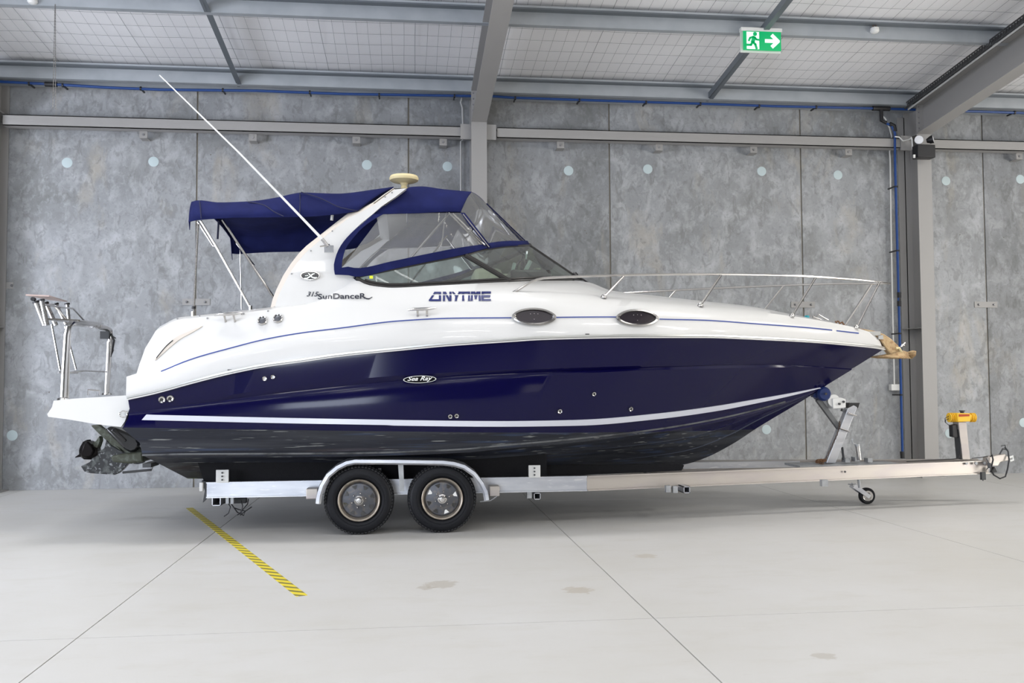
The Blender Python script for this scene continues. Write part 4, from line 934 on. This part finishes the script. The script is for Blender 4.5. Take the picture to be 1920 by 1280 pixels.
MB().tube([Dp(230, 885.5, .9), Dp(284, 880.5, .9)], .012, 8).tube([Dp(284, 881, .9), Dp(287, 874, .9)], .004, 5).build('trim_tab', 'dark_steel', boat)
MB().box(Dp(283, 870, .9), (.08, .3, .04)).build('tab_bracket', 'dark_steel', boat)
gk = MB().prism([PY(a, b, 10.45) for a, b in [(300, 865), (368, 866), (370, 897), (352, 897), (318, 876)]], (0, .1, 0)); gk.build('keel_skeg', 'algae_green', boat, smooth=0)
# ---- anchor (its own thing)
anc = empty('anchor', PY(1680, 660, YC), 'rusty tan plough anchor hanging over the bow roller', 'anchor')
m = MB()
sec = [(1634, 620, .03, .02), (1648, 625, .045, .03), (1662, 632, .05, .035), (1676, 642, .05, .04), (1688, 655, .035, .03)]
m.prism([PY(a, b, YC - .05) for a, b in [(1612, 615), (1640, 620), (1658, 626), (1672, 635), (1685, 648), (1691, 660), (1686, 666), (1672, 666), (1664, 656), (1657, 646), (1649, 635), (1638, 626)]], (0, .10, 0))
m.build('shank', 'rust_anchor', anc, bevel=.012, smooth=30)
A0 = PY(1649, 668, YC - .0)
tip = PY(1718, 663, YC); m = MB()
root = PY(1690, 662, YC); low = PY(1708, 672, YC)
m.add([PY(1649, 668, YC - .12), PY(1672, 664.5, YC - .10), PY(1692, 657, YC - .05), PY(1704, 661, YC), PY(1711, 672, YC), PY(1692, 671, YC - .12), PY(1670, 669.5, YC - .16)], [(0, 1, 5, 6), (1, 2, 5), (2, 3, 4, 5)])
m.add([PY(1702, 660, YC - .14), PY(1712, 657.5, YC - .16), PY(1718, 659, YC - .14), PY(1717, 666, YC - .06), PY(1709, 672, YC - .02), PY(1704, 664, YC - .04)], [(0, 1, 2, 3, 4, 5)])
m.mirror(YC); m.build('fluke', 'rust_anchor', anc, solid=.012)
MB().tube([PY(1689, 650, YC), PY(1697, 642, YC)], .012, 8).tube([PY(1690, 646, YC), PY(1696, 648, YC)], .006, 6).build('pin', 'chrome', anc)
MB().tube([PY(1680, 653, YC - .07), PY(1686, 652, YC - .07), PY(1690, 660, YC - .06)], .016, 6).build('shackle', 'radome', anc)
MB().box(PY(1640, 625, YC - .06), (.14, .02, .05)).box(PY(1651, 632, YC - .06), (.06, .02, .05)).build('bow_roller', 'rubrail', boat)
#@@TRAILER
# ------------------------------------------------------------------ trailer
tr_ = empty('boat_trailer', (0, YC, 0), 'long aluminium tandem axle boat trailer carrying the cruiser', 'trailer')
YN = 9.58
def rz(px, py, Y): return PY(px, py, Y)[2]
a0 = PY(388, 918, YN); a1 = PY(1100, 905.5, YN); a2 = PY(1852, 875, 10.40)
m = MB()
hgt = .158
def ibeam(m, A, B, h, w):
    m.beam(A, B, .02, h); d = np.array([0, 0, h / 2 - .006])
    m.beam(np.array(A) + d, np.array(B) + d, w, .012).beam(np.array(A) - d, np.array(B) - d, w, .012)
for far in (0, 1):
    g = mir if far else (lambda q: q)
    m = MB(); ibeam(m, g(a0), g(a1), hgt, .075); m.build('side_rail', 'alu', tr_, smooth=0)
    e2 = np.array(a2) if not far else np.array([a2[0], YC + .10, a2[2]])
    m = MB(); ibeam(m, g(a1), e2, hgt, .075); m.build('drawbar_rail', 'alu_tan', tr_, smooth=0, label='tan tinted aluminium drawbar')
MB().prism([PY(378, 901, YN), PY(388, 903, YN), PY(388, 934, YN), PY(380, 942, YN), PY(384, 920, YN)], (0, .06, 0)).build('end_bracket', 'dark_steel', tr_, smooth=0)
MB().box(PY(378, 912, YN - .02), (.035, .05, .09)).build('end_cap', 'white_plastic', tr_, bevel=.006)
# cross members: open square tubes
for (px, py, s) in [(405.5, 940, .085), (1007.5, 930, .07), (1288, 918, .07)]:
    q = PY(px, py, YN - .03); y2 = 2 * YC - q[1]; t = .008; h = s / 2; m = MB()
    for (lo, hi) in (((-h, -h), (h, -h + t)), ((-h, h - t), (h, h)), ((-h, -h), (-h + t, h)), ((h - t, -h), (h, h))):
        m.b2((q[0] + lo[0], q[1], q[2] + lo[1]), (q[0] + hi[0], y2, q[2] + hi[1]))
    m.build('cross_member', 'alu', tr_, smooth=0)
for (px, py, sx) in [(427, 937, .03), (436, 937, .03), (992, 927, .05), (1252, 916, .05), (1265, 917, .05), (1545, 905, .07)]:
    MB().box(PY(px, py, YN), (sx, .06, .07)).build('clamp_bracket', 'galv_dull', tr_, smooth=0)
# carpeted bunks
def pz(px, py, Y): return PY(px, py, Y)
for far in (0, 1):
    g = mir if far else (lambda q: q)
    q1 = [pz(368, 858, 9.62), pz(1025, 852, 9.62), pz(1025, 893, 9.62), pz(383, 905, 9.62)]
    MB().prism([g(q) for q in q1], (0, .09 if not far else -.09, 0)).build('carpeted_bunk', 'carpet', tr_, smooth=0)
    q1 = [pz(1025, 872, 9.95), pz(1150, 872, 9.95), pz(1275, 869, 9.95), pz(1283, 872, 9.95), pz(1278, 882, 9.95), pz(1025, 893, 9.95)]
    MB().prism([g(q) for q in q1], (0, .08 if not far else -.08, 0)).build('carpeted_bunk', 'carpet', tr_, smooth=0)
for x_ in (500, 620, 760, 900, 1000): MB().b2(PY(x_, 872, 9.7), PY(x_ + 12, 897, 9.7) + np.array([0, 1.6, 0])).build('bunk_support', 'carpet', tr_, smooth=0)
for (px, py) in [(417, 892.5), (1002, 883.5)]:
    q = PY(px, py, 9.53); c = MB().box(q, (.125, .012, .13)).build('bunk_plate', 'white_plastic', tr_, smooth=0, bevel=.004)
    for k in (-.035, 0, .035): MB().lathe([(.009, 0), (.009, .01)], q + np.array([0, -.006, k]), (0, -1, 0), 8).build('bolt_hole', 'dark_steel', c)
# far beam piece seen ahead of the keel
MB().b2(PY(1281, 879, 10.9), PY(1500, 864, 10.9) + np.array([0, .1, 0])).build('keel_support_beam', 'alu', tr_, smooth=0)
# fenders
def fender(far):
    pts = [(592, 944), (594, 928), (600, 909), (612, 889), (630, 874), (648, 865), (665, 861.5), (740, 862), (830, 863.5), (852, 866), (872, 872), (892, 886), (906, 904), (914, 921), (917, 937)]
    L = [PY(a, b, 9.13) for a, b in pts]; c = sum(L) / len(L)
    rows = []
    k = len(L); N_ = []
    for i in range(k):
        t = unit(L[min(i + 1, k - 1)] - L[max(i - 1, 0)]); n = np.array([-t[2], 0, t[0]]); N_.append(n)
    th = .030
    rows = [[p - n * th * 1.6 + np.array([0, .02, 0]) for p, n in zip(L, N_)], [p - n * th for p, n in zip(L, N_)], [p for p in L], [p + n * .006 + np.array([0, .02, 0]) for p, n in zip(L, N_)], [p + n * .006 + np.array([0, .30, 0]) for p, n in zip(L, N_)], [p - n * .006 + np.array([0, .30, 0]) for p, n in zip(L, N_)], [p - n * .012 + np.array([0, .03, 0]) for p, n in zip(L, N_)]]
    m = MB().grid(rows + [rows[0]])
    if far: m.v = [(x, 2 * YC - y, z) for x, y, z in m.v]
    return m.build('mudguard', 'alu', tr_, smooth=40)
fender(0); fender(1)
MB().prism([PY(746, 866, 9.2), PY(756, 866, 9.2), PY(758, 921, 9.2), PY(750, 921, 9.2)], (0, .02, 0)).build('mudguard_stay', 'galv_dull', tr_, smooth=0)
for (px, py, w_) in [(586, 924, .11), (926, 919, .10)]: MB().box(PY(px, py, 9.4), (w_, .16, .10)).build('step_bracket', 'alu_tan', tr_, smooth=0, bevel=.006)
MB().tube([PY(900, 940, 9.3), PY(920, 938, 9.3), PY(932, 930, 9.3)], .006, 6).build('bracket_wire', 'galv_dull', tr_)
# wheels
def wheel(px, py, var, far=False):
    c = PY(px, py, 9.18); R = .338; c[2] = R
    sgn = 1 if far else -1
    if far: c[1] = 2 * YC - c[1]
    ax = (0, sgn, 0)
    root = MB().lathe([(.205, -.19), (.27, -.205), (R - .03, -.20), (R - .004, -.18), (R, -.15), (R, -.05), (R - .006, -.025), (R - .022, -.006), (.300, .006), (.262, .012), (.235, .006), (.215, -.004), (.205, -.02)], c, ax, 64, cap=False).build('tyre', 'tyre', tr_, smooth=40)
    m = MB()
    for i in range(60):
        a = 2 * math.pi * i / 60; d = np.array([math.cos(a), 0, math.sin(a)]); t = np.array([-math.sin(a), 0, math.cos(a)])
        for yy_, wy in ((-.018, .03), (-.065, .05), (-.125, .05), (-.18, .03)):
            Rm = np.stack([t, np.array([0, 1, 0]), d], 1); m.box(c + d * (R - (.014 if yy_ > -.03 or yy_ < -.17 else .001)) + np.array([0, sgn * yy_, 0]), (.024, wy, .012), Rm)
    m.build('tread_block', 'tread', root, kind='stuff', smooth=0)
    m = MB(); m.lathe([(.252, .008), (.250, .0125), (.246, .013), (.244, .009)], c, ax, 64, cap=False).build('sidewall_ring', 'tyre', root)
    rim = MB().lathe([(.208, -.18), (.205, -.03), (.2, .0), (.205, .012), (.200, .016), (.188, .008), (.184, -.01), (.172, -.035)], c, ax, 48, cap=False).build('rim', 'rim_lip', tr_)
    disc = MB().lathe([(.175, -.03), (.160, -.018), (.145, -.016), (.10, -.010), (.075, -.004), (.055, .002), (.048, .004), (.0, .004)], c, ax, 48, cap=False).build('wheel_disc', 'rim', tr_)
    for i in range(8):
        a = 2 * math.pi * (i + .4) / 8; d = np.array([math.cos(a), 0, math.sin(a)]); t = np.array([-math.sin(a), 0, math.cos(a)]); o = c + np.array([0, sgn * -.010, 0])
        tri = [o + d * .150 - t * .028, o + d * .148 + t * .026, o + d * .112 + t * .004, o + d * .118 - t * .012]
        MB().prism(tri, (0, sgn * .003, 0)).build('vent_hole', ('white_plastic' if (var and i in (0, 3, 6)) else 'black_gloss'), disc, smooth=0)
    for i in range(6):
        a = 2 * math.pi * (i + .3) / 6; d = np.array([math.cos(a), 0, math.sin(a)])
        MB().lathe([(.0095, 0), (.0095, .018), (.005, .024)], c + d * .070 + np.array([0, sgn * -.006, 0]), ax, 6).build('wheel_nut', 'chrome', disc)
    MB().lathe([(.046, 0), (.046, .012), (.034, .016), (.030, .045), (.026, .052), (.012, .053), (.011, .046), (0, .046)], c, ax, 28, cap=False).build('hub_cap', 'chrome' if var else 'dull_chrome', tr_)
    return c
cs_ = [wheel(673, 937, 0), wheel(829, 935, 1), wheel(673, 937, 0, True), wheel(829, 935, 1, True)]
for c in cs_[:2]: MB().tube([c + np.array([0, .15, 0]), np.array([c[0], 2 * YC - c[1] - .15, c[2]])], .035, 10).build('axle', 'galv_dull', tr_)
MB().box(PY(712, 882, 9.5), (.03, .02, .05)).build('brake_bracket', 'galv_dull', tr_, smooth=0)
# hanging cables under the stern
for pts in ([(425, 938), (432, 950), (428, 962), (420, 968)], [(434, 945), (445, 960), (457, 966), (460, 958), (448, 955), (440, 952)], [(452, 938), (455, 948), (452, 962), (445, 965)], [(466, 935), (464, 945), (455, 955), (448, 963)], [(472, 950), (460, 958), (450, 966)]):
    MB().tube([PY(a, b, 9.75) for a, b in pts], .006, 6).build('loose_cable', 'black_plastic', tr_)
MB().box(PY(440, 938, 9.9), (.24, .1, .05)).build('hanging_plate', 'dark_steel', tr_, smooth=0)
# winch post group (on the centreline)
YW = YC + .05
def Wp(px, py, w=0): return PY(px, py, YW - w)
MB().prism([Wp(1549, 868, .05), Wp(1567, 868, .05), Wp(1608, 762, .05), Wp(1593, 757, .05)], (0, .10, 0)).build('winch_post', 'alu', tr_, smooth=0, bevel=.008)
MB().prism([Wp(1590, 765, .052), Wp(1593, 755, .052), Wp(1612, 755, .052), Wp(1609, 765, .052), Wp(1602, 759, .052)], (0, .104, 0)).build('post_cap', 'black_plastic', tr_, smooth=0)
for a, b in (((1590, 774), (1606, 779)), ((1575, 803), (1593, 809))):
    MB().tube([Wp(*a, .07), Wp(*b, .07)], .010, 6).tube([Wp(*a, -.07), Wp(*b, -.07)], .010, 6).build('u_bolt', 'chrome', tr_)
MB().beam(Wp(1533, 748), Wp(1573, 802), .05, .06).build('bow_arm', 'galv_dark', tr_, smooth=0, bevel=.005)
MB().beam(Wp(1580, 798), Wp(1592, 765), .05, .06).beam(Wp(1578, 768), Wp(1592, 772), .05, .03).build('winch_arm', 'galv_dark', tr_, smooth=0)
MB().lathe([(.03, -.10), (.065, -.10), (.085, -.075), (.085, .075), (.065, .10), (.03, .10)], Wp(1540, 738), (0, 1, 0), 24).build('bow_roller', 'blue_rubber', tr_)
MB().lathe([(.015, -.13), (.015, .13)], Wp(1540, 738), (0, 1, 0), 10).build('roller_pin', 'chrome', tr_)
MB().prism([Wp(1526, 738, .03), Wp(1532, 732, .03), Wp(1536, 740, .03), Wp(1532, 746, .03), Wp(1524, 744, .03)], (0, .06, 0)).build('bow_rest', 'blue_rubber', tr_)
MB().lathe([(.075, -.07), (.078, -.06), (.04, -.055), (.04, .055), (.078, .06), (.075, .07)], Wp(1559, 751), (0, 1, 0), 24).build('winch_drum', 'white_plastic', tr_)
w = MB().prism([Wp(1561, 747, .09), Wp(1577, 745, .09), Wp(1586, 748, .09), Wp(1586, 764, .09), Wp(1562, 766, .09)], (0, .16, 0)).build('winch_housing', 'white_plastic', tr_, smooth=0, bevel=.006)
for a in ((1573, 757), (1581, 753)): MB().lathe([(.014, 0), (.014, .02)], Wp(*a, .09), (0, -1, 0), 8).build('bolt', 'dark_steel', w)
MB().tube([Wp(1579, 838), Wp(1582, 862)], .014, 8).build('post_brace', 'dark_steel', tr_)
chn = [Wp(1574, 790, .05), Wp(1574, 800, .05), Wp(1568, 818, .05), Wp(1560, 836, .05), Wp(1550, 856, .05), Wp(1546, 866, .05)]
m = MB(); L_ = []
for i in range(len(chn) - 1):
    for t in np.linspace(0, 1, 6)[:-1]: L_.append(chn[i] * (1 - t) + chn[i + 1] * t)
for i, q in enumerate(L_[:-1]):
    d = (L_[i + 1] - q) * .65; o = np.array([.011, 0, .004]) if i % 2 else np.array([0, .011, 0]); m.tube([q + o, q + d + o, q + d - o, q - o], .0042, 5, closed=True)
m.build('safety_chain', 'chain_rust', tr_, kind='stuff')
m = MB()
for i in range(16):
    q = Wp(1532 + 14 * random.random(), 862 + 6 * random.random(), .1 * random.random()); a = random.random() * 3
    m.tube([q + np.array([.018 * math.cos(t + a), .014 * math.sin(t), .012 * math.sin(t + a)]) for t in np.linspace(0, 6.28, 8, endpoint=False)], .005, 5, closed=True)
m.build('chain_heap', 'rust', tr_, kind='stuff')
MB().b2(Wp(1500, 873, .22), Wp(1660, 868, -.22)).build('deck_plate', 'galv_dull', tr_, smooth=0)
for (a, b, s) in [((1578, 866), (1586, 862), .03), ((1598, 866), (1604, 860), .03), ((1620, 866), (1628, 862), .03)]: MB().box(Wp(*b), (.06, .10, .05)).build('clamp_bracket', 'galv_dull', tr_, smooth=0)
# jockey wheel
YJ = 10.45
def J(px, py, w=0): return PY(px, py, YJ - w)
MB().tube([J(1611, 862), J(1608, 836)], .026, 12).build('jockey_tube', 'chrome', tr_)
MB().tube([J(1608, 836), J(1607, 832)], .03, 12).tube([J(1606, 833), J(1599, 831), J(1597, 823)], .007, 6).tube([J(1598, 824, .0), J(1598, 824, .09)], .012, 8).build('jockey_crank', 'galv_dull', tr_)
MB().tube([J(1610, 898), J(1612, 914)], .018, 10).build('jockey_stem', 'galv_dull', tr_)
q = PZ(1625, 942); cj = PY(1625, 927, 10.62); cj[2] = .098
MB().lathe([(.06, -.03), (.085, -.033), (.097, -.022), (.098, 0), (.097, .022), (.085, .033), (.06, .03)], cj, (0, 1, 0), 28).build('jockey_tyre', 'tyre', tr_)
MB().lathe([(.064, -.036), (.055, -.034), (.03, -.04), (0, -.04)], cj, (0, 1, 0), 24, cap=False).build('jockey_rim', 'chrome', tr_)
t0 = J(1611, 912); jw = MB()
for s in (-.05, .045):
    k = cj + np.array([0, s, 0]); t_ = np.array([t0[0], cj[1] + s, t0[2]]); d = unit(k - t_); n = np.array([-d[2], 0, d[0]])
    jw.prism([t_ - n * .03, t_ + n * .03, k + n * .022 + d * .02, k - n * .022 + d * .02], (0, .006, 0))
jw.b2(t0 + np.array([-.03, .10, -.0]), t0 + np.array([.03, .22, .012])).build('jockey_fork', 'alu', tr_, smooth=0)
jt = MB().beam(J(1595, 897), J(1618, 897), .12, .012).build('jockey_clamp', 'galv_dull', tr_, smooth=0)
# light post with yellow brake unit
YB = 10.35
def B_(px, py, w=0): return PY(px, py, YB - w)
MB().prism([B_(1797, 791, .06), B_(1812, 791, .06), B_(1819, 861, .06), B_(1805, 861, .06)], (0, .12, 0)).build('unit_post', 'alu_tan', tr_, smooth=0, bevel=.004)
MB().prism([B_(1796, 791, .045), B_(1799, 791, .045), B_(1806, 861, .045), B_(1802, 861, .045)], (0, .10, 0)).build('unit_post_back', 'dark_steel', tr_, smooth=0)
yb = MB().prism([B_(1795, 774.5, .09), B_(1819, 774.5, .09), B_(1820, 790, .09), B_(1796, 791, .09)], (0, .2, 0)).build('brake_unit', 'yellow_paint', tr_, bevel=.008)
for a, b in ((1779, 1795), (1820, 1828)):
    k = 5 if a == 1779 else 3; w_ = (b - a) / k
    for i in range(k): MB().lathe([(.056, 0), (.056, .009)], B_(a + i * w_, 782.5, 0), (1, 0, 0), 16).build('cooling_fin', 'yellow_paint', yb)
MB().tube([B_(1781, 782.5), B_(1826, 782.5)], .042, 16).build('cylinder', 'yellow_paint', yb)
MB().prism([B_(1798, 776.3, .093), B_(1818, 776.3, .093), B_(1818, 780, .093), B_(1798, 781, .093)], (0, .01, 0)).build('red_reflector', 'red_lens', yb, smooth=0)
MB().lathe([(.022, -.02), (.022, .012), (.034, .014), (.034, .024)], B_(1804, 773), (0, 0, 1), 12).build('filler_cap', 'black_plastic', yb)
MB().prism([B_(1786, 797, .04), B_(1795, 795, .04), B_(1797, 821, .04), B_(1787, 819, .04)], (0, .08, 0)).build('wiring_box', 'black_plastic', tr_, bevel=.006)
MB().tube([B_(1779, 780), B_(1772, 784), B_(1772, 791), B_(1778, 796), B_(1786, 798)], .004, 5).build('cable', 'black_plastic', tr_)
MB().tube([B_(1779, 785), B_(1773, 787), B_(1773, 793)], .004, 5).build('cable', 'black_plastic', tr_)
MB().tube([B_(1798, 818, .05), B_(1801, 834, .06), B_(1801, 850, .06), B_(1797, 859, .06), B_(1786, 860.5, .04), B_(1740, 862.5, .04), B_(1700, 865, .04)], .006, 6).build('cable', 'black_plastic', tr_)
MB().tube([B_(1822, 859, .05), B_(1840, 857, .05), B_(1852, 855, .04)], .005, 5).build('cable', 'black_plastic', tr_)
# coupling
m = MB(); m.prism([B_(1852, 857, .05), B_(1885, 851, .04), B_(1892, 857, .03), B_(1891, 863, .03), B_(1876, 866, .04), B_(1872, 873, .05), B_(1852, 873, .05)], (0, .1, 0)).build('coupling', 'alu_tan', tr_, bevel=.006)
MB().tube([B_(1892, 858), B_(1898, 855), B_(1899, 862), B_(1893, 864)], .016, 8).build('coupling_nose', 'white_plastic', tr_)
MB().tube([B_(1874, 852), B_(1880, 841), B_(1889, 843)], .009, 6).tube([B_(1877, 836), B_(1884, 834), B_(1887, 843)], .006, 6).build('release_lever', 'dark_steel', tr_)
MB().tube([B_(1857, 856, .06), B_(1860, 852, .07), B_(1862, 862, .08), B_(1858, 878, .08), B_(1863, 890, .08), B_(1875, 897, .08), B_(1885, 893, .08), B_(1889, 880, .08), B_(1892, 862, .07), B_(1890, 846, .04), B_(1884, 838, .02)], .009, 8).build('breakaway_cable', 'black_plastic', tr_)
MB().prism([B_(1862, 880, .06), B_(1865, 875, .06), B_(1870, 885, .06), B_(1861, 886, .06)], (0, .05, 0)).build('trailer_plug', 'black_plastic', tr_)
m = MB(); m.lathe([(.02, 0), (.02, .06)], B_(1855, 877, .07), (0, 0, 1), 10).tube([B_(1850, 860, .07), B_(1856, 872, .08), B_(1850, 880, .07)], .006, 6).build('grease_fitting', 'dark_steel', tr_)
m = MB(); m.box(B_(1843, 892, .03), (.05, .04, .09)).tube([B_(1838, 889), B_(1843, 901), B_(1848, 889)], .006, 5).build('shackle_bracket', 'dark_steel', tr_)
for px in (1811, 1829, 1845): MB().lathe([(.018, 0), (.018, .02)], PY(px, 868, 10.33), (0, -1, 0), 8).build('bolt', 'galv_dull', tr_)
MB().lathe([(.012, 0), (.012, .01)], PY(1584, 884, 10.05), (0, -1, 0), 8).build('bolt', 'dark_steel', tr_)
